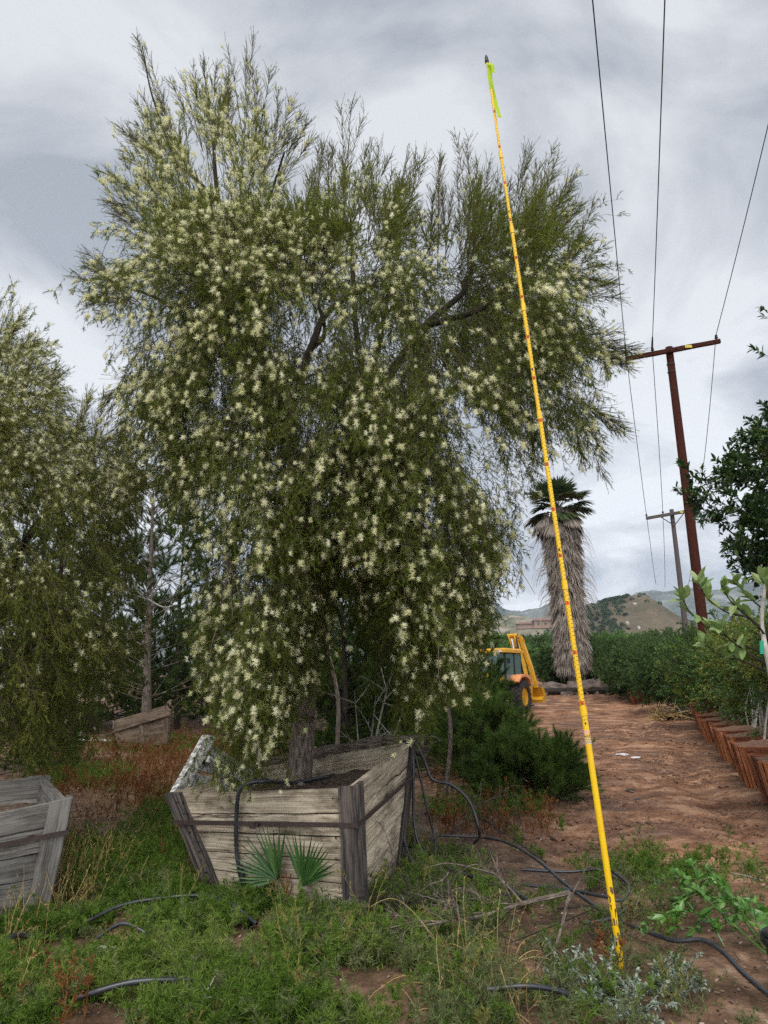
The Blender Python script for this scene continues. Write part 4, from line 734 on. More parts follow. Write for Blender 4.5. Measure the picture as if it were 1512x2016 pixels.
for x, D_, h_, rr_, lb_ in specs:
    pine('pine_tree', (P(x, 1400, D_)[0], D_, Z0(D_)), h_, rr_, 80, lb_, 'pine tree', ntw=9, ntf=4, nn_=18, L=.17, W=.018, f0=.0, trunk=.12, sh=.5, grp=None)
# low bushy pines right of and behind the box
for k, (x, y, h_, r2_, lb_) in enumerate([(935, 1530, .85, 1.1, 'bushy green pine sprawling on the ground right of the big box'), (890, 1480, 1.2, 1.1, 'low bushy pine just behind the right corner of the big box'), (1045, 1575, .42, .8, 'small pine bough spreading out onto the dirt road'), (830, 1440, 1.5, 1.1, 'low pine behind the box below the right blossom curtain'), (690, 1450, 1.3, .9, 'low pine behind the fallen log')]):
    g = GG(x, y); pine('low_pine', g, h_, r2_, 85, lb_, 'pine shrub', ntw=11, ntf=5, nn_=30, L=.10, W=.0042, mat='pinel' if k in (0, 1, 2) else 'pine', f0=.0, trunk=.05, sh=.35)
# white dead branches standing among the low pines
def deadwood(name, root, tips, r0, label, cat, mat='paleb', sub=5, sl=.35, droop=0, grp=None, depth=2, par=None):
    ps = []; root = np.array(root)
    def grow(a, b, r, lv):
        c = spline([a, (a + b) / 2 + rng.normal(size=3) * np.linalg.norm(b - a) * .09, b], 14); ps.append(tubes(c, np.linspace(r, r * .3, 14), 5 if lv == 0 else 3, 0, .5, .2))
        if lv < depth:
            for _ in range(sub):
                i = rng.integers(4, 13); d = nrm((c[i] - c[i - 1])[None])[0]; dd = nrm((d * .8 + rng.normal(size=3) * .55)[None])[0]; grow(c[i], c[i] + dd * np.linalg.norm(b - a) * sl * rng.uniform(.5, 1.2) - np.array([0, 0, droop]), r * .45, lv + 1)
    for t_ in tips: grow(root, np.array(t_), r0, 0)
    return tag(mk(name, ps, [MAT[mat]], par), label, cat, grp)
deadwood('dead_branch', P(712, 1480, 9.4) * (1, 1, 0), [P(770, 1330, 9.6), P(740, 1370, 9.2), P(800, 1380, 9.2), P(698, 1360, 9.4)], .018, 'forked bleached branch rising behind the log and box', 'dead branch')
deadwood('dead_branch', P(880, 1525, 8.6) * (1, 1, .1), [P(1010, 1560, 8.4), P(960, 1500, 8.4), P(940, 1590, 8.2)], .007, 'bare twigs sticking out of the low pine beside the box', 'dead branch', mat='bark')
deadwood('dead_branch', P(292, 1180, 23.9), [P(230, 1185, 23), P(350, 1190, 23), P(340, 1105, 23.8), P(215, 1130, 23.8), P(370, 1110, 23.8)], .035, 'bleached dead limbs on the bare pine trunk at left', 'dead branch', sub=5)
# ------------------------------------------------------------------ fan palm
pb = P(1134, 1352, 42); pb[2] = gz(pb[0], pb[1]); palm = thing('fan_palm', pb, 'tall fan palm with a thick grey skirt of dead fronds', 'palm tree')
topz = P(1098, 1000, 42)
ax_p = spline([pb - (0, 0, .2), pb * .65 + topz * .35, topz], 30); mk('trunk', [tubes(ax_p, np.linspace(.36, .26, 30), 14, 0, .5, .12)], [MAT['bark']], palm)
sk = []; nf = 900
s_ = rng.uniform(.20, .97, nf); th_ = rng.random(nf) * 2 * math.pi; c, _ = along(np.repeat(ax_p[None], nf, 0), s_[:, None]); c = c[:, 0]
prof = np.interp(s_, [.18, .24, .34, .55, .8, .9, 1.0], [.6, 1.0, 1.02, 1.02, 1.12, 1.25, 1.0]) * (.9 + .25 * fbm(s_ * 14, th_ * 1.5, 2, 8))
o_ = np.stack([np.cos(th_), np.sin(th_), 0 * th_], -1); root = c + o_ * (prof * .62)[:, None] + np.array([0, 0, .25])
nb_ = 22; rp = np.repeat(root, nb_, 0); od = np.repeat(o_, nb_, 0); sd_ = np.repeat(np.stack([-np.sin(th_), np.cos(th_), 0 * th_], -1), nb_, 0); fan = rng.uniform(-1, 1, nf * nb_)[:, None]
dd = nrm(od * (.28 + np.repeat(rng.normal(size=(nf, 1)), nb_, 0) * .16 + rng.normal(size=(nf * nb_, 1)) * .05) + sd_ * fan * .36 + np.array([0, 0, -1.]) + rng.normal(size=(nf * nb_, 3)) * .05)
tt = np.clip(np.repeat(rng.random(nf), nb_) * .75 + rng.random(nf * nb_) * .25, 0, 1)
sk.append(tri_leaves(rp, dd, rng.uniform(.5, 1.0, nf * nb_), .115, tt))
# loose dangling threads near the top of the skirt
k = 260; th2 = rng.random(k) * 6.28; s2 = rng.uniform(.55, .93, k); c2, _ = along(np.repeat(ax_p[None], k, 0), s2[:, None]); o2 = np.stack([np.cos(th2), np.sin(th2), 0 * th2], -1)
sk.append(tubes(strands(c2[:, 0] + o2 * .8, o2 + np.array([0, 0, .25]), rng.uniform(.7, 1.6, k), .42, 7, .05), np.linspace(.016, .006, 8), 3, 0, rng.random(k)))
mk('dead_frond_skirt', sk, [MAT['palmdead']], palm)
def fan_frond(base, d, stem, L, nbl, tint, mi=0, spread=2.6, W=.05, droop=.35, stems=.02, fold=.25):
    d = nrm(np.array(d)[None])[0]; c = strands(base[None], d[None], stem, .06, 6, .02)[0]; hub = c[-1]; dr = nrm((c[-1] - c[-2])[None])[0]
    side = nrm(np.cross(dr, (0, 0, 1.))[None])[0]; a = np.linspace(-spread / 2, spread / 2, nbl) + rng.normal(size=nbl) * .02; nv = np.cross(side, dr)
    bd_ = dr[None] * np.cos(a)[:, None] + side[None] * np.sin(a)[:, None] + nv[None] * rng.normal(size=(nbl, 1)) * .06
    bl = strands(np.repeat(hub[None], nbl, 0), bd_, L * (.8 + .25 * np.cos(a)), droop * .22, 5, .015); wd = np.array([.25, .85, 1, .8, .45, .02]) * W / 2
    sv = nrm(np.cross(bl[:, -1] - bl[:, 0], np.repeat(nv[None], nbl, 0))); v = np.stack([bl - sv[:, None] * wd[None, :, None], bl + nv * (-fold) * wd[None, :, None], bl + sv[:, None] * wd[None, :, None]], 2).reshape(-1, 3)
    b = np.arange(nbl)[:, None, None] * 18; fs = np.array([(r * 3 + q, r * 3 + q + 1, r * 3 + q + 4, r * 3 + q + 3) for r in range(5) for q in (0, 1)])
    return [(v, (b + fs[None]).reshape(-1, 4), mi, tint, None), tubes(c, stems, 5, mi, tint)]
for i in range(52):
    t_ = i / 52; th_ = i * 2.4; el = 1.2 - 1.8 * t_ + rng.normal() * .22; d = (math.cos(th_) * math.cos(el), math.sin(th_) * math.cos(el), math.sin(el)); dead = i > 36
    mk('frond', fan_frond(topz + np.array([0, 0, .1 - t_ * .6]), d, rng.uniform(.8, 1.25), rng.uniform(.8, 1.1), 28, rng.uniform(.2, .9), droop=.6 if not dead else 1.6, W=.15), [MAT['palmdead' if dead else 'palmcrown']], palm)
# boulders and logs at the palm's foot
for i, (x, y, s, nm, lb_) in enumerate([(1208 - 52, 1346, (1.15, .7, .62), 'boulder', 'large rounded dark boulder just right of the palm trunk'), (1195, 1348, (.75, .5, .55), 'tree_stump', 'dark earthy root ball right of the boulder by the palm'), (1088, 1351, (.85, .45, .42), 'boulder', 'low brown boulder left of the palm trunk'), (1222, 1350, (.6, .4, .3), 'boulder', 'small brown rock at the right end of the berm')]):
    p_ = P(x, y, 40.5); p_[2] = gz(p_[0], p_[1]) + s[2] * .45; tag(mk(nm, [rock_part(p_, s, 200 + i)], [MAT['rock']]), lb_, 'rock' if nm == 'boulder' else 'stump')
for i, (x, y) in enumerate([(1110, 1350), (1180, 1352)]):
    p_ = P(x, y, 40); p_[2] = gz(p_[0], p_[1]) + .18; tag(mk('log', [tubes(spline([p_ - (1.1, 0, 0), p_, p_ + (1.1, .2, .05)], 10), .17, 8, 0, .5, .3)], [MAT['darkbark']]), ['dark log lying at the left foot of the palm', 'dark log lying under the boulder right of the palm'][i], 'log')

# ------------------------------------------------------------------ utility poles and wires
def upole(name, top_px, D_, arm_px, arm_w, label, woodm, r0, armr, brace=True):
    tp = P(*top_px, D_); base = np.array([tp[0] + .15, D_, Z0(D_)]); o = thing(name, base, label, 'utility pole')
    mk('pole', [tubes(spline([base - (0, 0, .3), (base + tp) / 2, tp], 16), np.linspace(r0, r0 * .68, 16), 16)], [MAT[woodm]], o, smooth=True)
    a, b = P(*arm_px[0], D_ + arm_w[0]), P(*arm_px[1], D_ + arm_w[1]); sh = tp - (a + (b - a) * ((tp[0] - a[0]) / (b[0] - a[0]))); sh[2] = 0; sh[0] = 0; a = a + sh * 0; off = np.array([0, -r0 * .9, 0])
    u = (b - a) / np.linalg.norm(b - a); n_ = nrm(np.cross(u, (0, 0, 1.))[None])[0]
    z_ = np.cross(u, n_); mk('crossarm', [post(a + off, b + off, z_ * 1, n_, armr * 2, armr * 1.6, seed=int(D_))], [MAT[woodm]], o)
    ins = []; L_ = np.linalg.norm(b - a)
    for f_ in (.015, None, .97):
        q = a + (b - a) * (f_ if f_ is not None else ((P(arm_px[2][0], arm_px[2][1], D_)[0] - a[0]) / (b[0] - a[0]))); q = q + off + np.array([0, 0, armr])
        prof_ = [(0, .02), (.06, .02), (.065, .05), (.09, .055), (.10, .03), (.13, .045), (.16, .04), (.19, .02)]
        mk('insulator', [tubes(np.array([q + (0, 0, z) for z, _ in prof_]), np.array([r for _, r in prof_]) * (1 if D_ < 30 else 1.3), 10)], [MAT['black']], o, smooth=True); ins.append(q + np.array([0, 0, .17]))
    for f_ in (-.10, .10):
        q = a + (b - a) * ((tp[0] - a[0]) / (b[0] - a[0])) + off + u * f_ + n_ * .0 - np.array([0, armr * 1.6, 0]); mk('bolt', [tubes(np.array([q, q - (0, .05, 0)]), .028, 6)], [MAT['steel']], o)
    q = a + (b - a) * .66 + off - np.array([0, armr * 1.75, 0]); mk('tag', [box_part(q, (.22, .01, .09))], [MAT['tag']], o)
    for h_ in (.55, .8): mk('pole_band', [tubes(np.array([tp - (0, 0, h_), tp - (0, 0, h_ + .03)]) + (0, 0, .0), r0 * .72 + .012, 14)], [MAT['black']], o)
    if brace:
        for s in (-1, 1):
            c = tp + off - np.array([0, .02, 1.05]); e_ = (a + b) / 2 + off + u * s * .75; mk('brace', [tubes(np.array([c, e_]), .028, 4)], [MAT['steel'] if woodm == 'x' else MAT[woodm]], o)
    return ins
i1 = upole('utility_pole', (1317, 684), 22, [(1228, 712), (1413, 677), (1284, 700)], (0.2, -.2), 'tall red brown utility pole standing behind the hedge, nearer of two', 'polew', .160, .066, brace=False)
i2 = upole('utility_pole', (1322, 1003), 46, [(1270, 1022), (1374, 1004), (1305, 1016)], (.3, -.3), 'grey weathered utility pole farther back with braced crossarm', 'poleg', .18, .09)
ends = [P(1166, -5, 9.0), P(1307, -5, 9.2), P(1513, 228, 13.5)]
far3 = [P(1292, 1150, 120), P(1308, 1155, 120), P(1350, 1160, 120)]
wl = ['left overhead wire running from the near pole crossarm', 'middle overhead wire running from the near pole', 'right overhead wire reaching the crossarm end beside the dark tree']
for k in range(3):
    a, b, c_ = ends[k], i1[k], i2[k]; d = a - b; start = b + d * 1.6
    def span(p, q, sag, n_=24): t_ = np.linspace(0, 1, n_)[:, None]; w_ = p * (1 - t_) + q * t_; w_[:, 2] -= sag * 4 * (t_ * (1 - t_))[:, 0]; return w_
    path = np.vstack([span(start, b, .12), span(b, c_, .45)[1:], span(c_, far3[k], 1.2)[1:]])
    tag(mk('power_line', [tubes(path, np.interp(np.arange(len(path)), [0, 24, 47, 70], [.0105, .0115, .017, .03]), 5)], [MAT['wire']]), wl[k], 'wire')
for k in range(2):   # armour rods clamped on the wires at the near insulators
    d = nrm((ends[k] - i1[k])[None])[0]; tag(mk('wire_guard', [tubes(np.array([i1[k], i1[k] + d * .35, i1[k] + d * .8]), np.array([.03, .03, .02]), 6)], [MAT['black']]), ['dark guard sleeve on the left wire above the near crossarm', 'dark guard sleeve on the middle wire above the near crossarm'][k], 'wire guard')
# ------------------------------------------------------------------ backhoe loader (local frame: +x = forward, y = left, z up)
def xf(parts, R3, T): return [(np.asarray(q[0]) @ R3.T + T, *q[1:3], q[3] if len(q) > 3 else .5, None) for q in parts]
bw = G(1029, 1406); hd = np.array([-.54, -.84]); hd /= np.linalg.norm(hd); lf = np.array([-hd[1], hd[0]]); lf = lf if lf[0] > 0 else -lf
R3 = np.array([[hd[0], lf[0], 0], [hd[1], lf[1], 0], [0, 0, 1]])
R3 = R3 * .88; T = np.array([bw[0], bw[1], 0]) - np.array([lf[0], lf[1], 0]) * .92; T[2] = gz(T[0], T[1])
bh = thing('backhoe_loader', T, 'yellow backhoe loader parked beside the dirt road behind the flowering tree', 'backhoe')
def bx(name, parts, mat, par=bh, smooth=False): return mk(name, xf(parts, R3, T), [MAT[mat]] if isinstance(mat, str) else mat, par, smooth)
bx('body', [box_part((.6, 0, .95), (3.4, .95, .45)), box_part((1.65, 0, 1.3), (1.5, .95, .55)), box_part((0, 0, .75), (1.0, 1.5, .3)), box_part((-.9, 0, .9), (.5, 1.7, .5))] + prism([(1.0, 1.55), (2.45, 1.5), (2.4, 1.62), (1.0, 1.85)], -.45, .45), 'cat')
bx('grille', [box_part((2.42, 0, 1.25), (.06, .8, .5))], 'black')
bx('cab_floor', [box_part((.05, 0, 1.18), (1.5, 1.45, .3))], 'black')
for x_, y_ in ((.95, .72), (.95, -.72), (.05, .76), (.05, -.76), (-.8, .72), (-.8, -.72)): bx('cab_post', [box_part((x_, y_, 2.0), (.09, .09, 1.5))], 'black')
for s in (-1, 1):
    bx('side_window', [box_part((.5, .76 * s, 2.05), (.8, .02, 1.25)), box_part((-.38, .76 * s, 2.1), (.74, .02, 1.15))], 'glass')
bx('windscreen', [box_part((1.0, 0, 2.1), (.02, 1.36, 1.2))], 'glass')
bx('rear_window', [box_part((-.84, 0, 2.1), (.02, 1.36, 1.1))], 'glass')
rf = bx('cab_roof', [box_part((.05, 0, 2.80), (2.1, 1.7, .13), taper=1.0), box_part((.05, 0, 2.90), (1.9, 1.5, .08), taper=1.08)], 'cat')
for y_ in (-.55, .55): mk('work_light', xf([box_part((1.12, y_, 2.8), (.06, .22, .10))], R3, T), [MAT['labelwhite']], rf)
bx('seat', [box_part((-.1, 0, 1.55), (.5, .5, .12)), box_part((-.35, 0, 1.85), (.12, .5, .6))], 'black')
for s in (-1, 1):
    bx('rear_fender', prism([(-.85, 1.25), (-.62, 1.62), (-.2, 1.75), (.35, 1.7), (.75, 1.42), (.7, 1.36), (.3, 1.6), (-.2, 1.63), (-.55, 1.5), (-.78, 1.2)], .74 * s, 1.26 * s), 'orange')
def wheel(cx_, cy_, r, wd, name='wheel', ty='rubber'):
    w_ = bpy.data.objects.new(name, None); w_.location = [float(v) for v in (R3 @ np.array([cx_, cy_, r]) + T)]; COL.objects.link(w_); w_.parent = bh; w_.matrix_parent_inverse = Matrix.Translation(-bh.location)
    pr = [(-.5, .62), (-.5, .9), (-.38, 1), (.38, 1), (.5, .9), (.5, .62)]; ns = 36; v = []
    for i in range(ns):
        a = i * 2 * math.pi / ns
        for y_, q in pr: v.append((cx_ + math.cos(a) * r * q, cy_ + y_ * wd, r + math.sin(a) * r * q))
    f = [(i * 6 + j, i * 6 + (j + 1) % 6, ((i + 1) % ns) * 6 + (j + 1) % 6, ((i + 1) % ns) * 6 + j) for i in range(ns) for j in range(6)]
    tr = [(np.array(v), np.array(f), 0, .5, None)]
    for i in range(22):
        for s in (-1, 1):
            a = (i + (.25 if s > 0 else -.25)) * 2 * math.pi / 22; ca, sa = math.cos(a), math.sin(a); Mx = np.array([[ca, 0, -sa], [0, 1, 0], [sa, 0, ca]]) @ np.array([[1, 0, 0], [0, .82, -.57 * s], [0, .57 * s, .82]]); tr.append(box_part((cx_ + ca * r * 1.0, cy_ + s * wd * .24, r + sa * r * 1.0), (.07 * r * 1.6, wd * .56, .055), M3=Mx))
    mk('tyre', xf(tr, R3, T), [MAT['rubber']], w_)
    rm = []
    for y0_, y1_ in ((-.36, .36),):
        v = [];
        for i in range(ns):
            a = i * 2 * math.pi / ns
            for y_, q in ((y0_, .64), (y0_ + .1, .5), (y0_ + .12, .16), (y1_ - .12, .16), (y1_ - .1, .5), (y1_, .64)): v.append((cx_ + math.cos(a) * r * q, cy_ + y_ * wd, r + math.sin(a) * r * q))
        f = [(i * 6 + j, i * 6 + (j + 1), ((i + 1) % ns) * 6 + (j + 1), ((i + 1) % ns) * 6 + j) for i in range(ns) for j in range(5)]; rm.append((np.array(v), np.array(f), 0, .5, None))
    mk('rim', xf(rm, R3, T), [MAT['cat']], w_); mk('hub', xf([box_part((cx_, cy_, r), (.3, wd * .55, .3))], R3, T), [MAT['cat']], w_)
for s in (-1, 1): wheel(-.05, 1.0 * s, .72, .46); wheel(2.1, .85 * s, .46, .32)
# loader arms and front bucket
for s in (-1, 1): bx('loader_arm', prism([(.9, 1.35), (1.0, 1.6), (2.6, 1.15), (3.1, .55), (2.9, .45), (2.4, .95)], .55 * s, .68 * s), 'cat')
bx('front_bucket', prism([(2.95, .15), (3.85, .12), (3.9, .18), (3.1, .3), (3.05, .85), (3.3, 1.1), (3.25, 1.15), (2.95, .9)], -1.15, 1.15), 'cat')
# boom folded upright at the rear
BY = .85
def skew(ps): 
    o_ = []
    for q in ps:
        v = np.array(q[0], float).copy(); v[:, 1] -= (v[:, 2] - 1.0) * .24; o_.append((v, *q[1:]))
    return o_
bm_ = [(-1.30, .95), (-.98, 1.0), (-.98, 2.0), (-1.12, 2.9), (-1.05, 3.5), (-1.18, 3.72), (-1.36, 3.66), (-1.42, 3.0), (-1.48, 2.3)]
bx('boom', skew(prism(bm_, BY - .17, BY - .13) + prism(bm_, BY + .13, BY + .17) + [box_part((-1.2, BY, 1.9), (.10, .26, 1.7)), box_part((-1.25, BY, 3.3), (.10, .26, .5))]), 'cat')
bx('dipper', skew(prism([(-1.62, 3.50), (-1.42, 3.62), (-1.58, 2.1), (-1.64, 1.1), (-1.80, 1.1), (-1.84, 2.2)], BY + .20, BY + .36)), 'cat')
bx('hydraulic_ram', skew([tubes(np.array([(-.90, BY, 2.3), (-1.0, BY, 3.45)]), .045, 8)]), 'steel'); bx('ram_barrel', skew([tubes(np.array([(-.88, BY, 1.1), (-.90, BY, 2.4)]), .08, 8)]), 'black')
bx('boom_pin', skew([tubes(np.array([(-1.2, BY - .24, 3.62), (-1.2, BY + .30, 3.62)]), .09, 10), tubes(np.array([(-1.6, BY - .24, 3.35), (-1.5, BY + .42, 3.4)]), .06, 8)]), 'cat')
for k_ in range(3): bx('hydraulic_hose', skew([tubes(spline([(-1.0 - k_ * .05, BY - .1, .9), (-.7 - k_ * .06, BY + .1 * k_, 1.8), (-.98, BY + .2, 2.7 + .2 * k_), (-1.2, BY + .2, 3.5)], 14), .022, 5)]), 'black')
bx('kingpost', [box_part((-1.15, BY, .95), (.35, .42, .6))], 'cat')
bx('rear_bucket', prism([(-1.7, 1.15), (-2.0, 1.1), (-2.3, .75), (-2.15, .45), (-1.75, .4), (-1.7, .55), (-1.95, .7)], BY - .1, BY + .5), 'cat')
for z_ in (.62, .9): bx('cab_step', [box_part((.75, .82, z_), (.4, .24, .04))], 'black')
bx('mirror', [box_part((1.05, .95, 2.35), (.04, .16, .24)), tubes(np.array([(1.0, .75, 2.5), (1.05, .95, 2.45)]), .015, 4)], 'black')
bx('engine_side_panel', [box_part((1.65, .485, 1.25), (1.0, .02, .3))], 'black')
bx('steering_column', [tubes(np.array([(.75, 0, 1.3), (.55, 0, 1.95)]), .05, 6), tubes(np.array([(.55, -.2, 1.95), (.55, .2, 1.98)]), .02, 6)], 'black')
for s in (-1, 1): bx('stabiliser', prism([(-1.05, .35), (-1.2, .35), (-1.25, 1.45), (-1.05, 1.5)], .85 * s, 1.0 * s), 'cat'); bx('stabiliser_foot', [box_part((-1.12, .93 * s, .3), (.4, .35, .06))], 'black')
bx('exhaust', [tubes(np.array([(1.3, .25, 1.8), (1.3, .25, 2.45)]), .045, 8)], 'black')
# ------------------------------------------------------------------ yellow telescoping measuring pole
yb = GG(1226, 1915, -.05); yt = P(959, 124, yb[1] + .12)
mp_ = thing('measuring_pole', yb, 'tall yellow telescoping height measuring pole leaning in front of the tree', 'measuring pole')
Ly = np.linalg.norm(yt - yb); ydir = (yt - yb) / Ly
def zt(py):   # parameter along the pole for a photo row
    lo, hi = 0., 1.
    for _ in range(40):
        m_ = (lo + hi) / 2; yy = topx((yb + (yt - yb) * m_)[None])[1][0]; lo, hi = (m_, hi) if yy > py else (lo, m_)
    return lo
secs = [(0, zt(1392), .0188), (zt(1392), zt(1145), .0158), (zt(1145), zt(812), .0143), (zt(812), zt(600), .0130), (zt(600), zt(447), .0118), (zt(447), zt(300), .0105), (zt(300), 1.0, .0092)]
for k, (s0, s1, r) in enumerate(secs):
    q = np.array([yb + ydir * Ly * s0, yb + ydir * Ly * (s0 + s1) / 2, yb + ydir * Ly * (s1)])
    se = mk('pole_section', [tubes(q, r, 20)] + ([tubes(np.array([q[2] - ydir * .05, q[2] + ydir * .005]), r + .003, 20)] if k < 6 else []), [MAT['yellow']], mp_, smooth=False)
    for p_ in se.data.polygons: p_.use_smooth = True
view = nrm((np.array([0, 0, HCAM]) - (yb + yt) / 2)[None])[0]; sx = np.cross(ydir, view); sx /= np.linalg.norm(sx); fx_ = np.cross(sx, ydir); fx_ /= np.linalg.norm(fx_)
def yr(s): return next(r for a, b, r in secs if s <= b + 1e-6)
def patch(s, w0, w1, h, mi, lift=.0008):
    """little marking wrapped on the tube facing the reader; w in radians"""
    c = yb + ydir * Ly * s; r = yr(s) + lift; k = 5; vs = []
    for a in np.linspace(w0, w1, k):
        o_ = fx_ * math.cos(a) * r + sx * math.sin(a) * r; vs += [c + o_ - ydir * h / 2, c + o_ + ydir * h / 2]
    return (np.array(vs), np.array([(2 * i, 2 * i + 1, 2 * i + 3, 2 * i + 2) for i in range(k - 1)]), mi, .5, None)
marks = []; s_first = zt(1384) ; ft = .3048 / Ly * (1.0); 
s = s_first; 
foot = []
while s < .985:
    foot.append(s)
    for i in range(1, 12):
        q_ = s + ft * i / 12
        if q_ < .985: marks.append(patch(q_, .15 if i % 2 else -.1, 1.2, .0020, 1))
        if q_ < .9: marks += [patch(q_ - ft / 30, -.60, -.42, .007, 1)]
    s += ft
SEG = {'5': 'afgcd', '6': 'afgedc', '7': 'abc', '8': 'abcdefg', '9': 'abcdfg', '0': 'abcdef', '1': 'bc', '2': 'abged', '3': 'abgcd', '4': 'fgbc'}
def digit(ch, s, a0_, aw, h, mi):
    ps = []; sg = SEG[ch]; t = .0035; H2 = h / 2; S = lambda z: s + z / Ly
    pos = dict(a=(1, H2, 'h'), g=(0, 0, 'h'), d=(0, -H2, 'h'), f=(0, H2 / 2, 'l'), b=(0, H2 / 2, 'r'), e=(0, -H2 / 2, 'l'), c=(0, -H2 / 2, 'r'))
    for c in sg:
        _, z, m_ = pos[c]
        if m_ == 'h': ps.append(patch(S(z), a0_, a0_ + aw, t, mi, .0014))
        elif m_ == 'l': ps.append(patch(S(z), a0_, a0_ + aw * .25, H2, mi, .0014))
        else: ps.append(patch(S(z), a0_ + aw * .75, a0_ + aw, H2, mi, .0014))
    return ps
for k, s in enumerate(foot):
    marks.append(patch(s, -.8, .8, .022, 0)); st_ = str(5 + k)
    for i, ch in enumerate(st_): marks += digit(ch, s, -.62 + i * .62 + (.3 if len(st_) == 1 else 0), .48, .020, 1)
marks += [patch(zt(1405), -1.5, 1.5, .008, 1), patch(zt(1399), -1.5, 1.5, .006, 1), patch(zt(1417), -1.5, 1.5, .006, 1), patch(zt(1424), -.2, .3, .012, 1)]
for yy in (1083, 728, 418): marks.append(patch(zt(yy), -.5, .3, .016, 1))
mk('scale_markings', marks, [MAT['markred'], MAT['markblack']], mp_)
mk('label', [patch(zt(1444), -1.5, 1.5, .042, 1), patch(zt(1455), -1.5, 1.5, .055, 0)] + [patch(zt(1449 + i * 3.2), -1.1, 1.1, .002, 2, .0015) for i in range(5)], [MAT['labelwhite'], MAT['labelpink'], MAT['markblack']], mp_)
tc_ = yb + ydir * Ly; mk('tip', [tubes(np.array([tc_, tc_ + ydir * .012, tc_ + ydir * .05, tc_ + ydir * .075]), np.array([.013, .016, .012, .003]), 12)], [MAT['black']], mp_)
# mud on the foot
mud = []
for i in range(42):
    s = rng.random() ** 1.2 * .075 * 1.0; a = rng.uniform(-1.6, 1.6); w_ = rng.uniform(.1, .5); mud.append(patch(s, a, a + w_, rng.uniform(.006, .035), 0, .0012 + rng.random() * .002))
mk('mud', mud, [MAT['soil']], mp_)
def ribbon(pts, w_, d, mats, name, par, tw=0):
    pts = np.asarray(pts); d = np.asarray(d); t = np.linspace(0, tw, len(pts))[:, None]; fy = np.array([0, 1., 0]); dv = d * np.cos(t) + fy * np.sin(t)
    v = np.stack([pts - dv * w_ / 2, pts + dv * w_ / 2], 1).reshape(-1, 3); th_ = v + np.array([0, .0015, 0]); k = len(pts); n_ = len(v)
    f = [(2 * i, 2 * i + 1, 2 * i + 3, 2 * i + 2) for i in range(k - 1)] + [(n_ + 2 * i + 2, n_ + 2 * i + 3, n_ + 2 * i + 1, n_ + 2 * i) for i in range(k - 1)]
    return mk(name, [(np.vstack([v, th_]), np.array(f), 0, .5, None)], mats, par)
DT = yt[1] - .02
tp_ = thing('flagging_tape', P(966, 126, DT), 'lime yellow flagging tape tied at the tip of the measuring pole', 'tape')
ribbon(spline([P(962, 124, DT), P(966, 160, DT), P(974, 196, DT + .02), P(984, 231, DT - .02)], 20), .034, (1, 0, .25), [MAT['tape']], 'streamer', tp_, .5)
ribbon(spline([P(962, 124, DT - .01), P(969, 128, DT - .02), P(971, 143, DT - .02)], 10), .026, (1, 0, .1), [MAT['tape']], 'knot_end', tp_, .3)

# ------------------------------------------------------------------ hoses
def hose(pts, r, label, n_=90, mat='hose', name='hose', grp=None, sides=8): return tag(mk(name, [tubes(spline(pts, n_), r, sides)], [MAT[mat]], smooth=True), label, 'hose' if name == 'hose' else 'pipe', grp)
def fs(px, py, off=.07):
    """point just off the front boards of the big box along a photo ray"""
    n_ = np.cross(B - A, A - a0); n_ /= np.linalg.norm(n_); n_ = n_ if n_[1] < 0 else -n_; d = np.array(tuple(ray(px, py))); o_ = np.array([0, 0, HCAM]); t = ((A + n_ * off - o_) @ n_) / (d @ n_); return o_ + d * t
hose([TB + (.3, -.1, .03), P(576, 1541, 7.0), fs(530, 1538, -.1), fs(494, 1541, .02), fs(472, 1556, .05), fs(466, 1600, .06), fs(465, 1660, .06), fs(470, 1708, .07), fs(478, 1740, .08)], .0165, 'black hose bent over the front rim of the big box and hanging down')
hose([fs(475, 1722, .08), fs(481, 1752, .09), fs(487, 1790, .10), GG(494, 1832, .03)], .0145, 'grey green pipe end joined under the hose hanging on the big box', 20, 'hose', 'pipe')
tag(mk('hose_coupling', [tubes(np.array([fs(473, 1704, .08), fs(480, 1742, .09)]), .023, 10)], [MAT['black']], smooth=True), 'black rubber sleeve joining the hanging hose on the front of the big box', 'coupling')
hose([GG(166, 1842, 0.09), GG(250, 1822, 0.15), GG(380, 1812, 0.17), GG(450, 1820, 0.14), GG(505, 1838, 0.06)], .0125, 'arched black hose crossing the green weeds left of the box')
hose([GG(-30, 1915, 0.095), GG(20, 1900, 0.155), GG(66, 1874, 0.095)], .016, 'short length of black hose in the weeds at the left edge')
hose([GG(190, 1868, 0.075), GG(240, 1868, 0.155), GG(300, 1870, 0.075)], .013, 'thin black hose surfacing below the arched one')
hose([GG(150, 2012, 0.105), GG(250, 2000, 0.145), GG(340, 1990, 0.125), GG(420, 1976, 0.085)], .016, 'black hose lying by rusty weeds at the bottom left')
hose([GG(330, 2022, 0.105), GG(380, 2005, 0.115), GG(440, 1990, 0.085)], .018, 'thick black hose end along the bottom edge')
DC = Cc[1]
def hp_(px, py, D_=None): return P(px, py, D_ or DC - .12)
hose([hp_(818, 1500, DC + .1), hp_(812, 1462, DC), hp_(800, 1466), hp_(793, 1520), hp_(791, 1600), hp_(797, 1660, 7.1), hp_(815, 1700, 6.9), GG(852, 1728, 0.085), GG(910, 1752, 0.095), GG(985, 1776, 0.105), GG(1045, 1806, 0.085)], .015, 'long black hose hooked over the rear corner of the box and trailing to the road')
hose([hp_(806, 1458, DC), hp_(822, 1470), hp_(838, 1505, DC - .1), hp_(852, 1535, DC - .1), hp_(890, 1546, DC - .1), hp_(925, 1580, DC - .15), hp_(944, 1640, DC - .2), GG(936, 1695, 0.155), GG(912, 1706, 0.085)], .013, 'black hose making the widest loop beside the box corner')
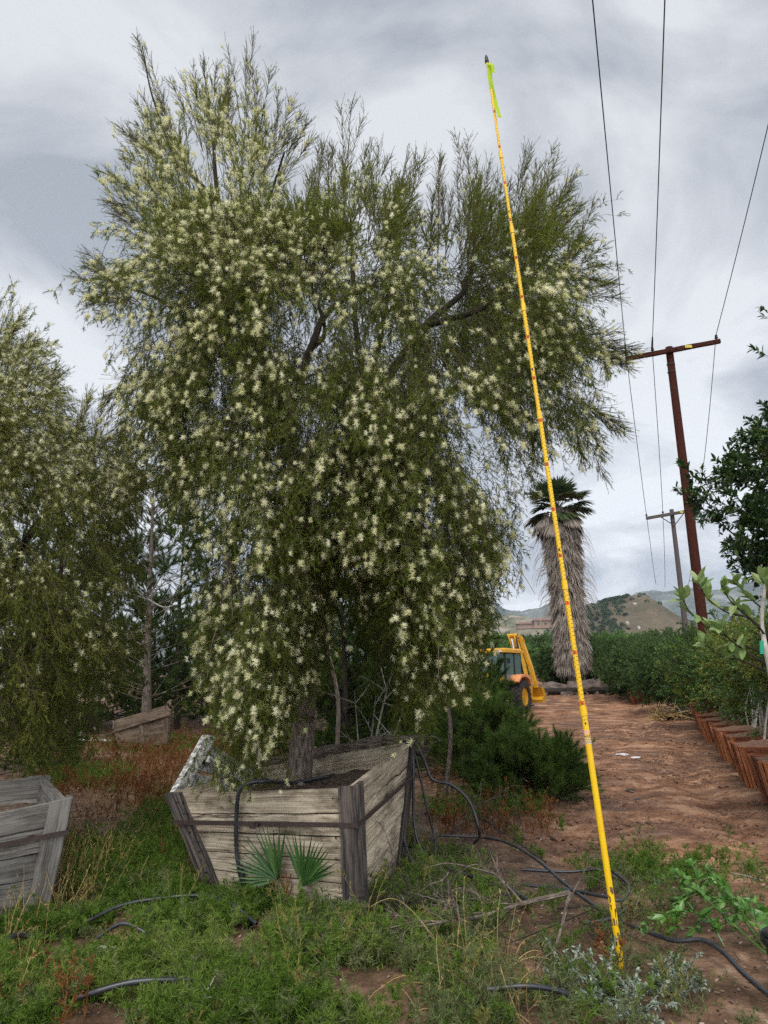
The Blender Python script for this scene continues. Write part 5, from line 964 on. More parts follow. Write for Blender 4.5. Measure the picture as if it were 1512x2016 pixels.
hose([hp_(812, 1462, DC - .03), hp_(814, 1520, DC - .1), hp_(814, 1600, DC - .1), hp_(822, 1655, DC - .15), hp_(845, 1694, DC - .2), GG(862, 1705, 0.085)], .012, 'black hose hanging close behind the box corner post')
hose([hp_(816, 1480, DC), hp_(834, 1560, DC), hp_(843, 1600, DC), hp_(856, 1655, DC), GG(858, 1735, 0.075)], .010, 'thin black hose hanging between the loops at the box corner')
hose([GG(800, 1672, 0.115), GG(880, 1673, 0.105), GG(960, 1670, 0.105), GG(1010, 1690, 0.115), GG(1060, 1722, 0.115), GG(1110, 1766, 0.105), GG(1150, 1800, 0.085), GG(1190, 1832, 0.085)], .013, 'black hose running over bare ground from the box towards the pole')
hose([GG(1030, 1745, 0.095), GG(1120, 1742, 0.105), GG(1190, 1746, 0.115), GG(1228, 1762, 0.105), GG(1242, 1788, 0.095), GG(1228, 1812, 0.085), GG(1196, 1806, 0.095), GG(1120, 1782, 0.105), GG(1030, 1772, 0.085)], .012, 'black hose curled in a loop around the foot of the pole')
hose([GG(1228, 1852, 0.075), GG(1270, 1876, 0.085), GG(1330, 1896, 0.085), GG(1390, 1906, 0.105), GG(1430, 1926, 0.105), GG(1470, 1966, 0.095), GG(1530, 2020, 0.095)], .014, 'black hose crossing the soil to the bottom right corner')
hose([GG(1150, 1856, 0.085), GG(1210, 1850, 0.095), GG(1244, 1830, 0.105), GG(1262, 1818, 0.095)], .010, 'short black tube crossing behind the foot of the pole')
hose([GG(960, 1992, 0.095), GG(1040, 1996, 0.115), GG(1110, 2014, 0.105), GG(1140, 2030, 0.085)], .014, 'black hose hidden in dry stems at the bottom edge')
hose([P(770, 1487, 8.0), P(700, 1512, 7.9), P(640, 1530, 7.5), P(600, 1545, 7.2)], .014, 'black hose running inside the big box from its rear rim')
hose([GG(296, 1702, 0.095), GG(320, 1684, 0.125), GG(352, 1662, 0.105), GG(372, 1650, 0.085)], .013, 'black hose emerging behind the left corner of the big box')
hose([GG(300, 1700, 0.065) * 1, GG(270, 1716, 0.085), GG(250, 1730, 0.065)], .011, 'thin dark tube end in the rusty weeds left of the big box')
hose([GG(138, 1461, .05), GG(234, 1463, .05)], .04, 'white plastic pipe lying on the weeds beside the tilted box', 6, 'white', 'pipe')

# ------------------------------------------------------------------ dead branch lying in the weeds, twigs
def fallen(name, pts, r0, nsub, label, mat, z=.0, sublen=.45, depth=1, cat='dead branch'):
    c = spline([GG(x, y, h_) for x, y, h_ in pts], 30); ps = [tubes(c, np.linspace(r0, r0 * .35, 30), 7, 0, .5, .2)]
    def grow(a, d, L_, r, lv):
        s_ = strands(a[None], d[None], L_, .02, 7, .16)[0]; s_[:, 2] = np.maximum(s_[:, 2], [gz(p_[0], p_[1]) + .008 for p_ in s_]); ps.append(tubes(s_, np.linspace(r, r * .3, 8), 4))
        if lv > 0:
            for _ in range(5):
                i = rng.integers(1, 7); dd = nrm((nrm((s_[i] - s_[i - 1])[None])[0] * .7 + rng.normal(size=3) * .5)[None])[0]; grow(s_[i], dd, L_ * .5, r * .55, lv - 1)
    for _ in range(nsub):
        i = rng.integers(6, 29); d = nrm((c[i] - c[i - 1])[None])[0]; dd = nrm((d * .9 + rng.normal(size=3) * (.55, .55, .35))[None])[0]; grow(c[i], dd, sublen * rng.uniform(.5, 1.1), r0 * .45, depth)
    return tag(mk(name, ps, [MAT[mat]]), label, cat)
fallen('dead_branch', [(1126, 1820, 0.190), (1040, 1832, 0.170), (960, 1856, 0.140), (880, 1878, 0.130), (740, 1884, 0.120)], .018, 12, 'grey dead branch with a cut end lying across the weeds towards the pole', 'bark', depth=2, sublen=.55)
fallen('dead_branch', [(1126, 1820, 0.190), (1105, 1880, 0.120), (1085, 1950, 0.100)], .013, 3, 'short grey forked piece bending down from the cut end of the branch', 'bark')
fallen('dead_branch', [(1010, 1816, 0.170), (930, 1822, 0.140), (850, 1826, 0.130), (760, 1814, 0.110)], .010, 12, 'thin dark dead branch with many twigs lying behind the thicker one', 'darkbark', depth=2, sublen=.6)
fallen('dead_branch', [(1080, 1790, 0.320), (1000, 1745, 0.370), (930, 1700, 0.420)], .007, 12, 'tangle of fine dark twigs standing up between box and pole', 'darkbark', depth=2)
fallen('dead_branch', [(1100, 1840, 0.150), (1170, 1838, 0.130), (1000, 1900, 0.110)], .008, 7, 'thin curled twig just left of the foot of the pole', 'darkbark')
fallen('dead_stick', [(310, 1950, .03), (335, 1975, .04), (365, 2005, .02)], .022, 3, 'pale barkless stick lying in litter at the bottom left', 'paleb', cat='stick')

# ------------------------------------------------------------------ fan palm seedling in front of the big box
sdl = thing('palm_seedling', GG(560, 1850), 'fan palm seedling with two dark green fans against the front of the big box', 'palm seedling')
def fan2(hx_, hy_, ang, spread, L, off, seed, nbl):
    hub = fs(hx_, hy_, off); n_ = np.cross(B - A, A - a0); n_ /= np.linalg.norm(n_); n_ = n_ if n_[1] < 0 else -n_; U = nrm((B - A)[None])[0]; V_ = np.array([0, 0, 1.])
    a = np.radians(ang) + np.linspace(-spread / 2, spread / 2, nbl); d = U[None] * np.cos(a)[:, None] + V_[None] * np.sin(a)[:, None] + n_ * (.12 + .1 * rng.random((nbl, 1)))
    bl = strands(np.repeat((hub)[None], nbl, 0), d, L * rng.uniform(.9, 1.05, nbl), .02, 5, .01); wd = np.array([.35, .9, 1, .8, .4, .02]) * .013; sv = nrm(np.cross(d, n_)); ps = []
    v = np.stack([bl - sv[:, None] * wd[None, :, None], bl + n_ * -.006, bl + sv[:, None] * wd[None, :, None]], 2).reshape(-1, 3); b = np.arange(nbl)[:, None, None] * 18; f_ = np.array([(r * 3 + q, r * 3 + q + 1, r * 3 + q + 4, r * 3 + q + 3) for r in range(5) for q in (0, 1)])
    ps.append((v, (b + f_[None]).reshape(-1, 4), 0, np.repeat(rng.random(nbl), 18), None)); ps.append(tubes(spline([GG(560, 1850), (GG(560, 1850) + hub) / 2 + (0, 0, .04), hub], 10), .005, 5, 0, .7)); mk('frond', ps, [MAT['palmleaf']], sdl)
fan2(546, 1733, 130, 1.95, .40, .14, 1, 17); fan2(596, 1745, 68, 1.5, .38, .14, 2, 15)
fan2(560, 1790, 190, .5, .25, .12, 3, 3)
mk('dead_stem', [tubes(strands(np.repeat(fs(562, 1780, .13)[None], 7, 0), np.array([0, 0, 1.]) + rng.normal(size=(7, 3)) * .18, rng.uniform(.1, .26, 7), .02, 5, .1), .005, 4, 0, .4)], [MAT['rust']], sdl)

# ------------------------------------------------------------------ shrubs in the red boxes and beyond
def shrub(base, H_, rx, nst, nstr, label, mat, leafL=.045, leafW=.02, nlf=10, ntw=5, cat='shrub', grp=None, z0=.25, name='shrub', leaf='kite', dens=1, twl=.2, stemmat='paleb', top=0, L=.5, off=(0, 0), r0=.012):
    base = np.array(base, float); o = thing(name, base, label, cat, grp); ctr = base + np.array([off[0], off[1], H_ * (z0 + 1) / 2]); rz = H_ * (1 - z0) / 2
    st = rng.random(nstr) ** .42; v = rvec(nstr); wob = 1 + .35 * (fbm(v[:, 0] * 2.5 + base[0] * 3 + 9, v[:, 2] * 2.5 + v[:, 1] * 2 + 5, 3, 3) - .5) * 2
    p = ctr + v * (st * wob)[:, None] * np.array([rx, rx, rz]) * .9; d = nrm(v * .8 + np.array([0, 0, .6]) + rng.normal(size=(nstr, 3)) * .35)
    tn = np.clip(.15 + .55 * rng.random(nstr) + .3 * fbm(p[:, 0] * 1.5, p[:, 2] * 1.5, 2, 6) , 0, 1)
    pt, ax_ = spray(p - d * L * .4, d, rng.uniform(.6, 1.2, nstr) * L, .08, ntw, twl, .7, nlf, leafL, leafW, .8, .05, .004, leaf=leaf, tint=tn)
    mk('crown', pt, [MAT[mat], MAT['darkbark']], o)
    stt = np.repeat(base[None], nst, 0) + rng.normal(size=(nst, 3)) * (.09, .09, .01); tops = ctr + rvec(nst) * (rx * .55, rx * .55, rz * .3); c = np.stack([stt, stt * .62 + tops * .38 + rng.normal(size=(nst, 3)) * (.07, .07, 0), tops], 1)
    for i in range(min(nst, 8)): mk('stem', [tubes(spline(c[i], 12), np.linspace(r0, r0 * .4, 12), 5, 0, .5, .2)], [MAT[stemmat]], o)
    return o
cfg = [('green1', 1.75, .85, 'dark green small leaved'), ('green2', 1.7, .8, 'yellow green'), ('green1', 1.8, .9, 'glossy green'), ('green2', 1.9, .85, 'olive tinted'), ('green1', 1.7, .9, 'mid green'), ('green2', 1.9, .9, 'lime green'), ('green1', 1.9, .95, 'dense green'), ('green2', 1.6, .9, 'pale yellowish'), ('green1', 1.6, .9, 'dark leafy'), ('green2', 1.7, .9, 'soft green')]
for i, b_ in enumerate(boxc[:10]):
    m_, h_, r2_, ds = cfg[i]; b = b_ + np.array([.10, 0, -.02]); lf_ = 0.042 * (1 + i * .07)
    shrub(b, h_ + .1 + .25 * rng.random(), r2_ * .85, 8, 330 - i * 12, f'{ds} shrub growing in the {ordn[i]} redwood box of the row', m_, lf_, lf_ * .5, 10, 6, grp=None, z0=.52, off=(.45, .1), r0=.02)
# second file of shrubs behind the row, hiding the horizon
k = 0
lb2 = ['deep green bushy shrub behind the nearest redwood boxes', 'yellow green shrub behind the second redwood box', 'tall green shrub in front of the near utility pole foot', 'olive shrub just right of the grey pole foot', 'feathery green shrub left of the utility pole feet', 'green shrub behind the far end of the box row', 'round pale green shrub farther along the road', 'large dark shrub behind the middle boxes of the row', 'bushy green shrub at the right edge behind the boxes']
for (x, ytop, D_, rx, m_) in [(1590, 1225, 13.5, 1.5, 'green1'), (1525, 1235, 17, 1.5, 'green2'), (1470, 1228, 20, 1.7, 'green1'), (1415, 1240, 24, 1.5, 'green2'), (1325, 1268, 31, 1.8, 'bamboo'), (1385, 1248, 28, 1.8, 'green1'), (1262, 1285, 36, 1.9, 'bamboo'), (1450, 1205, 23, 2.4, 'bamboo'), (1540, 1195, 18, 2.2, 'green1')]:
    tp = P(x, ytop, D_); g = np.array([tp[0], D_, gz(tp[0], D_)]); sc2 = D_ / 14
    shrub(g, tp[2] - g[2], rx, 7, 420, lb2[k], m_, .05 * sc2, .022 * sc2, 10, 5, z0=.12, twl=.22 * sc2 ** .5, L=.55 * sc2 ** .5, stemmat='paleb', r0=.02); k += 1
# feathery shrubs round the palm and along the far track
lb3 = ['feathery dark green shrub right behind the palm', 'feathery shrub left of the palm trunk', 'tall feathery shrub right of the boulders', 'feathery shrub between the palm and the box row', 'lower feathery shrub farther right of the palm', 'light green shrub beyond the yellow digger', 'green thicket shrub left beyond the digger boom', 'pale green shrub on the far track above the digger', 'green shrub right above the dirt track', 'distant dark shrub left of the palm', 'distant round tree below the grassy hill', 'distant bush below the rocky hill', 'distant wide bush under the dark flank of the hill', 'distant shrub in the valley right of the palm', 'distant shrub mass by the pole line', 'distant bush behind the digger cab', 'distant shrub below the tan house', 'distant scrubby tree at the foot of the hill']
for k, (x, ytop, D_, rx, m_, yb_) in enumerate([(1178, 1262, 45, 2.0, 'bamboo', 1352), (1100, 1280, 46, 1.2, 'bamboo', 1350), (1228, 1268, 42, 1.9, 'bamboo', 0), (1262, 1268, 38, 1.7, 'bamboo', 0), (1305, 1268, 40, 2.2, 'bamboo', 0), (985, 1290, 55, 1.9, 'green1', 0), (948, 1262, 60, 2.6, 'bamboo', 0), (1010, 1275, 88, 3.0, 'green1', 0), (1100, 1275, 66, 1.5, 'green1', 0), (1075, 1262, 104, 3.2, 'bamboo', 0), (1215, 1255, 95, 4, 'green1', 0), (1030, 1258, 115, 5, 'bamboo', 0), (1150, 1255, 100, 4, 'bamboo', 0), (1260, 1256, 80, 3.6, 'green1', 0), (1320, 1250, 75, 4, 'bamboo', 0), (950, 1252, 95, 5, 'green1', 0), (1085, 1256, 120, 4.5, 'green1', 0), (1185, 1255, 130, 5, 'bamboo', 0)]):
    tp = P(x, ytop, D_); z_ = gz(tp[0], D_); g = np.array([tp[0], D_, z_]); sc2 = D_ / 20
    shrub(g, max(1.5, tp[2] - z_), rx, 5, 420, lb3[k], m_, .07 * sc2, .022 * sc2, 10, 5, z0=.02, twl=.3 * sc2 ** .5, L=.55 * sc2 ** .6, stemmat='darkbark', r0=.04)
# a far-off thicket filling the valley floor
nv_ = 900; Dv = rng.uniform(60, 160, nv_); xv = (rng.uniform(880, 1480, nv_) - 756) / F * Dv; keep = ~((np.abs(xv - Dv * .19) < 4.8) & (Dv < 98)); xv, Dv = xv[keep], Dv[keep]; zv = Hh(xv, Dv)
cvv = np.repeat(np.stack([xv, Dv, zv], -1), 90, 0); hs_ = np.repeat(rng.uniform(.6, 2.3, len(xv)), 90)[:, None]; v = rvec(len(cvv)); v[:, 2] = np.abs(v[:, 2])
tag(mk('thicket', [tri_leaves(cvv + v * hs_ * rng.uniform(.5, 1, (len(cvv), 1)), nrm(v + rvec(len(cvv)) + (0, 0, .5)), .5, .28, np.clip(np.repeat(rng.random(len(xv)), 90) * .6 + rng.random(len(cvv)) * .4, 0, 1))], [MAT['bamboo']]), 'green scrub covering the flat ground before the hills', 'scrub', kind='stuff')

# glossy dark tree at the right edge
dt_base = boxc[10]
dt = thing('glossy_tree', dt_base, 'dark glossy leaved tree with reddish shoot tips at the right picture edge', 'tree')
POLY3 = [(1345, 960), (1350, 985), (1395, 945), (1410, 905), (1420, 930), (1460, 930), (1462, 880), (1480, 850), (1515, 840), (1640, 780), (1760, 850), (1780, 1150), (1600, 1240), (1500, 1150), (1440, 1110), (1430, 1050), (1390, 1020), (1360, 1000)]
D3 = dt_base[1] + .1
px3, p3, u3, h3, t3 = crown_pts(POLY3, 400, D3, .9, 150, minr=.25)
d3 = np.stack([-.5 + rng.normal(size=400) * .5, u3 * .5 + rng.normal(size=400) * .3, .7 + rng.normal(size=400) * .3], -1)
pt3, ax3 = spray(p3 - nrm(d3) * .15, d3, rng.uniform(.25, .5, 400), .02, 4, .16, .6, 9, .078, .036, .8, .02, .0035, leaf='broad', tint=rng.random(400) * .55)
tipd = []; 
for (x, y), (x2, y2) in [((1322, 965), (1400, 985)), ((1418, 885), (1430, 980)), ((1455, 848), (1475, 960)), ((1366, 925), (1410, 980)), ((1505, 835), (1500, 930)), ((1480, 870), (1490, 960)), ((1372, 1030), (1420, 1020))]:
    a, b = P(x2, y2, D3), P(x, y, D3 - .1); tipd.append((a, b - a))
to, td_ = np.array([a for a, _ in tipd]), np.array([b for _, b in tipd]); pt4, _ = spray(to, td_, np.linalg.norm(td_, axis=1), 0, 7, .10, .6, 6, .058, .024, .7, 0, .005, leaf='broad', tint=np.full(7, .72))
mk('crown', pt3 + pt4, [MAT['greend'], MAT['darkbark']], dt)
mk('trunk', [limb([dt_base - (0, 0, .1), P(1560, 1250, D3), P(1570, 1050, D3)], .035, .02, 16, 8)], [MAT['darkbark']], dt)
for e_ in ((1350, 975), (1420, 930), (1440, 1060), (1500, 900), (1450, 1010)): mk('limb', [limb([P(1565, 1150, D3), P((1565 + e_[0]) / 2, (1150 + e_[1]) / 2, D3), P(*e_, D3)], .016, .004, 14, 6)], [MAT['darkbark']], dt)
# high sprig at the right edge
sp4, _ = spray(np.array([P(1545, 660, D3), P(1540, 720, D3)]), np.array([P(1498, 592, D3) - P(1545, 660, D3), P(1484, 676, D3) - P(1540, 720, D3)]), np.array([.42, .40]), 0, 6, .12, .6, 5, .075, .026, .7, 0, .004, leaf='broad', tint=np.array([.4, .4]))
mk('high_shoot', sp4, [MAT['greend'], MAT['darkbark']], dt)
mk('limb', [limb([P(1570, 1000, D3), P(1600, 820, D3), P(1543, 690, D3)], .012, .004, 14, 6)], [MAT['darkbark']], dt)

# young broad-leaved tree in a black pot, just outside the right edge, its branches reaching in
pot = GG(1602, 1990); pt_ = thing('plant_pot', pot, 'round black plastic nursery pot cut off by the bottom right edge', 'pot')
prof_ = [(.0, .155), (.02, .165), (.28, .185), (.285, .20), (.32, .205), (.33, .195), (.30, .18)]
mk('pot_shell', [tubes(np.array([pot + (0, 0, z) for z, _ in prof_]), np.array([r for _, r in prof_]), 36)], [MAT['black']], pt_, smooth=True)
mk('soil', [tubes(np.array([pot + (0, 0, .285), pot + (0, 0, .29)]), np.array([.18, .001]), 24)], [MAT['soil']], pt_)
D4 = pot[1]; yt_ = thing('young_tree', pot + (0, 0, .28), 'young tree with large pale green leaves reaching in from the right edge', 'tree')
mk('trunk', [limb([pot + (0, 0, .25), P(1545, 1500, D4), P(1512, 1300, D4 - .05), P(1500, 1230, D4), P(1505, 1150, D4)], .018, .010, 24, 8)], [MAT['paleb']], yt_)
mk('green_tie', [tubes(np.array([P(1499, 1262, D4 - .04), P(1500, 1288, D4 - .04)]), .012, 6)], [MAT['greentie']], yt_)
brs = [[(1508, 1290), (1450, 1262), (1400, 1238), (1362, 1210), (1345, 1180)], [(1505, 1240), (1470, 1215), (1430, 1205), (1395, 1180), (1375, 1150)], [(1505, 1320), (1460, 1300), (1420, 1292), (1390, 1270)], [(1503, 1200), (1480, 1180), (1450, 1150)], [(1512, 1260), (1490, 1230), (1440, 1185), (1425, 1160)], [(1510, 1310), (1480, 1290), (1440, 1262), (1420, 1240)], [(1540, 1260), (1520, 1200), (1500, 1140)]]
for b_ in brs:
    dz = rng.uniform(-.25, .15); c = spline([P(x, y, D4 + dz * i / 4) for i, (x, y) in enumerate(b_)], 24); br_ = mk('branch', [tubes(c, np.linspace(.007, .0025, 24), 6, 0, .5, .2)], [MAT['darkbark']], yt_)
    idx_ = np.concatenate([rng.integers(8, 24, 12), [23, 23, 23, 22]]); pp = c[idx_]; tg = nrm(np.gradient(c, axis=0))[idx_]; dd = nrm(tg * .6 + rng.normal(size=(len(pp), 3)) * .5 + np.array([0, 0, .25]))
    mk('leaves', [broad_leaves(pp, dd, rng.uniform(.06, .115, len(pp)), rng.uniform(.03, .048, len(pp)), rng.random(len(pp)))], [MAT['pale']], br_)

# ------------------------------------------------------------------ things beside the road
q = GG(1262, 1384); tag(redbox(q[:2] - np.array([.5, 0]), 'small grey green wooden box standing alone left of the row end', 90, s=1.0, h=.52, grp=None), None, 'planter box')
# dry palm debris heap
dh = GG(1322, 1418); k = 90; o_ = np.repeat(dh[None], k, 0) + rng.normal(size=(k, 3)) * (.30, .25, .05) + (0, 0, .12); d = rng.normal(size=(k, 3)) * (1, .8, .45)
tag(mk('palm_debris', [tubes(strands(o_, d, rng.uniform(.4, 1.1, k), .12, 5, .12), np.linspace(.018, .005, 6), 4, 0, rng.random(k)), broad_leaves(o_[:24], nrm(d[:24]), .5, .10, rng.random(24))], [MAT['straw']]), 'heap of dry palm stems beside the road in front of the row', 'debris')
tag(mk('root_ball', [rock_part(dh + (-.1, .1, .16), (.42, .3, .24), 77)], [MAT['soil']]), 'dark root ball lying in the heap of dry palm stems', 'root ball')
for i, (x0, y0, x1, y1, r, lb_) in enumerate([(1318, 1386, 1385, 1384, .05, 'pale board lying in front of the far redwood boxes'), (1335, 1396, 1352, 1412, .035, 'short pale stick leaning on the debris heap'), (1440, 1722, 1506, 1738, .008, 'thin dry stick on the road edge at right'), (1455, 1735, 1515, 1718, .006, 'thin crossing stick on the road edge at right'), (1010, 1650, 1110, 1642, .012, 'half buried stick along the road edge'), (880, 1722, 830, 1700, .03, 'broken piece of dark timber behind the box corner')]):
    tag(mk('stick', [tubes(spline([GG(x0, y0, r), (GG(x0, y0, r) + GG(x1, y1, r)) / 2 + (0, 0, r), GG(x1, y1, r)], 8), r, 6, 0, .5, .3)], [MAT['paleb' if i < 4 else 'darkbark']]), lb_, 'stick')
# broken timber under the corner of the big box
tb = [GG(812, 1690, .02), GG(858, 1700, .02), GG(866, 1690, .20), GG(818, 1672, .18)]
tag(mk('timber_block', [hexa([tb[0], tb[1], tb[1] + (0, .25, 0), tb[0] + (0, .25, 0), tb[3], tb[2], tb[2] + (0, .25, 0), tb[3] + (0, .25, 0)])], [MAT['brownw']]), 'rotten timber block under the rear corner of the big box', 'timber')
# scraps on the road
def scrap(px, py, s, label, mat, cat, name):
    c = GG(px, py, .02); n_ = 14; a = np.linspace(0, 2 * math.pi, n_, endpoint=False); rad_ = s * rng.uniform(.5, 1.1, n_); v = np.vstack([c[None] + (0, 0, s * .35), c + np.stack([np.cos(a) * rad_, np.sin(a) * rad_ * .7, rng.random(n_) * s * .25], -1)]); v2 = v - (0, 0, .004)
    f = [(0, 1 + i, 1 + (i + 1) % n_) for i in range(n_)]; tag(mk(name, [(v, np.array(f), 0, .5, None), (v2, np.array(f)[:, ::-1], 0, .5, None)], [MAT[mat]]), label, cat)
scrap(1240, 1557, .09, 'crumpled black plastic scrap on the red dirt road', 'black', 'scrap', 'plastic_scrap'); scrap(1257, 1579, .05, 'small grey scrap on the road below the black one', 'hose', 'scrap', 'plastic_scrap')
scrap(1226, 1490, .16, 'pale clear plastic piece lying on the muddy road', 'labelwhite', 'scrap', 'plastic_scrap'); scrap(1252, 1496, .10, 'smaller pale plastic scrap beside the larger clear one', 'labelwhite', 'scrap', 'plastic_scrap')
scrap(214, 1722, .10, 'white scrap in the weeds between the two boxes', 'palerock', 'scrap', 'scrap'); scrap(195, 1885, .12, 'white chalky rubble lump in the green weeds', 'palerock', 'rubble', 'rubble')
# old tree trunk bottoms seen between curtains
for x, y0, y1, D_, r, lb_ in [(868, 1350, 1215, 11.5, .035, 'slender grey tree stem behind the right blossom curtain'), (655, 1330, 1150, 13, .04, 'grey tree stem seen in the gap between the blossom curtains')]:
    p0 = np.array([P(x, y0, D_)[0], D_, 0]); p1 = P(x - 12, y1 - 120, D_); o = thing('bare_stem', p0, lb_, 'tree'); mk('trunk', [limb([p0, p0 * .7 + p1 * .3 + (.12, 0, 0), p0 * .4 + p1 * .6 - (.08, 0, 0), p1], r, r * .6, 18, 10)], [MAT['bark']], o)
    d = np.array([rng.normal(size=3) * .6 + (0, 0, .7) for _ in range(60)]); pt5, _ = spray(np.repeat(p1[None], 60, 0) - (0, 0, .3) + rng.normal(size=(60, 3)) * .25, d, .7, .1, 7, .2, .6, 12, .04, .006, .6, .1, .004); mk('crown', pt5, [MAT['mel2'], MAT['twig']], o)
# ------------------------------------------------------------------ ground cover
def on_ground(px_lo, px_hi, n, dens, margin=0):
    """random ground spots inside a photo-like strip, found in world space"""
    out_ = []; tot = 0
    while tot < n:
        x = rng.uniform(-9, 9, n * 3); y = rng.uniform(2.6, 26, n * 3); a = np.stack([x, y, 0 * x + Z0(y)], -1); X_, Y_ = topx(a); ok = (X_ > px_lo[0]) & (X_ < px_hi[0]) & (Y_ > px_lo[1]) & (Y_ < px_hi[1]); ok[ok] = rng.random(ok.sum()) < dens(X_[ok], Y_[ok], x[ok], y[ok]); k = a[ok]; k[:, 2] = Hh(k[:, 0], k[:, 1]); out_.append(k); tot += len(k)
    return np.vstack(out_)[:n]
bxp = [tuple(q[:2]) for q in (MB_[0], MB_[1], MB_[2], MB_[3])]; lbp = [tuple(q[:2]) for q in lb]
def notbox(x, y): return ~in_poly(x, y, bxp) & ~in_poly(x, y, lbp)
def w_green(X_, Y_, x, y):
    d = np.interp(X_, [-60, 700, 840, 1000, 1250, 1500], [1, 1, .55, .28, .18, .06]) * np.interp(Y_ - np.interp(X_, [800, 1000], [0, 50]), [1640, 1690, 1740, 2050], [.02, .35, 1, 1]); d = np.where((X_ > 130) & (X_ < 330) & (Y_ < 1730), d * .25, d); d = np.where((X_ < 130) & (Y_ < 1790), .15, d); d = np.where((X_ > 1020) & (Y_ > 1820), d * .5, d)
    for hx_, hy_, hr in ((300, 1950, 75), (260, 1860, 50), (430, 1770, 45), (600, 1960, 40), (90, 1960, 60), (760, 1930, 45)): d = d * np.clip(np.hypot(X_ - hx_, (Y_ - hy_) * 1.6) / hr, .12, 1) ** 2
    return d * np.clip((fbm(x * 2.1, y * 2.1, 3, 55) - .40) * 6, .03, 1) * notbox(x, y)
def weeds(name, g, H_, nst, nlf, lL, lW, mats, label, cat, tint=None, spread=.5, la=.8, dr=.02, ntw=4, twl=.05, rad=.0022, leaf='tri', kind='stuff'):
    n = len(g); hh = H_ * np.exp(rng.normal(size=n) * .33); o_ = np.repeat(g, nst, 0) + rng.normal(size=(n * nst, 3)) * (.025, .025, 0); d = nrm(np.array([0, 0, 1.]) + rng.normal(size=(n * nst, 3)) * spread * (1, 1, .2)); tn = np.repeat(rng.random(n) if tint is None else tint, nst)
    pt, _ = spray(o_, d, np.repeat(hh, nst) * rng.uniform(.6, 1.1, n * nst), dr, ntw, twl, .75, nlf, lL, lW, la, 0, rad, leaf=leaf, tint=tn, K=4, bare=.15); return tag(mk(name, pt, mats), label, cat, kind=kind)
g = on_ground((-60, 1630), (1540, 2060), 1750, w_green); gX, gY = topx(g)
tt = np.clip(fbm(g[:, 0] * 1.8, g[:, 1] * 1.8, 3, 88) * 1.6 - .4 + rng.normal(size=len(g)) * .12 + .05, 0, 1)
isg = (rng.random(len(g)) < np.interp(gX, [0, 500, 800, 1100], [.12, .3, .55, .8]))
weeds('green_weeds', g[~isg], .145, 7, 9, .034, .0065, [MAT['weed'], MAT['weed']], 'soft green feathery weeds covering the ground in front of the boxes', 'weeds', tt[~isg])
weeds('grey_green_weeds', g[isg], .15, 5, 7, .034, .006, [MAT['weedg'], MAT['weedg']], 'grey green weeds mixed into the ground cover towards the pole', 'weeds', tt[isg])
pick = rng.random(len(g)) < .045
weeds('tall_weed_stalks', g[pick], .24, 3, 7, .024, .005, [leaf_mat('going_to_seed', [(.11, .13, .03), (.22, .22, .06), (.36, .31, .12)], .3), MAT['straw']], 'taller yellowing weed stalks going to seed above the green weeds', 'weeds', spread=.28, ntw=7, twl=.06, la=.6)
# low mat of tiny leaves between the taller weeds
g2 = on_ground((-60, 1640), (1540, 2060), 2200, w_green); n = len(g2)
tag(mk('low_ground_cover', [tri_leaves(np.repeat(g2, 14, 0) + rng.normal(size=(n * 14, 3)) * (.035, .035, .012) + (0, 0, .015), nrm(rng.normal(size=(n * 14, 3)) + (0, 0, .9)), .03, .007, rng.random(n * 14))], [MAT['weed']]), 'low mat of small green leaves between the weeds', 'ground cover', kind='stuff')
# greenish patch and weeds around the left boxes in mid distance
def blob(cx_, cy_, rx, ry): return lambda X_, Y_, x, y: np.exp(-((X_ - cx_) / rx) ** 2 - ((Y_ - cy_) / ry) ** 2) * notbox(x, y)
gm_ = np.vstack([on_ground((90, 1500), (270, 1570), 420, blob(165, 1533, 70, 17)), on_ground((250, 1560), (360, 1720), 110, blob(318, 1650, 40, 70)), on_ground((150, 1440), (420, 1500), 260, blob(300, 1470, 110, 14)), on_ground((120, 1640), (360, 1760), 220, blob(250, 1720, 120, 34)), on_ground((830, 1540), (1120, 1640), 90, blob(960, 1600, 120, 22)), on_ground((1100, 1680), (1500, 1760), 60, blob(1290, 1732, 170, 20))])
weeds('green_weed_patches', gm_, .17, 5, 8, .035, .007, [MAT['weed'], MAT['weed']], 'patches of green weeds behind and beside the boxes', 'weeds', rng.random(len(gm_)) * .8)
# rusty dock stalks
def w_rust(X_, Y_, x, y):
    d = np.where((X_ > 60) & (X_ < 370) & (Y_ > 1470) & (Y_ < 1720), .55, 0.) + np.where((X_ > 220) & (X_ < 420) & (Y_ > 1440) & (Y_ < 1600), .4, 0) + np.where((X_ > 840) & (X_ < 1090) & (Y_ > 1545) & (Y_ < 1660), .9, 0) + np.where((X_ > -20) & (X_ < 200) & (Y_ > 1900), 6, 0) + np.where((X_ > 400) & (X_ < 560) & (Y_ > 1430) & (Y_ < 1500), .8, 0) + np.where((X_ > 1020) & (X_ < 1240) & (Y_ > 1800) & (Y_ < 1960), .25, 0)
    return np.clip(d, 0, 1) * np.clip((fbm(x * 1.2, y * 1.2, 3, 66) - .32) * 4, .04, 1) * notbox(x, y)
gr_ = on_ground((-40, 1420), (1250, 2050), 1500, w_rust); weeds('rusty_dry_weeds', gr_, .24, 3, 12, .013, .011, [MAT['rust'], MAT['rust']], 'rust brown dried weed stalks with seed heads on the bare ground', 'dry weeds', spread=.22, la=.7, ntw=5, twl=.05, rad=.003, dr=0)
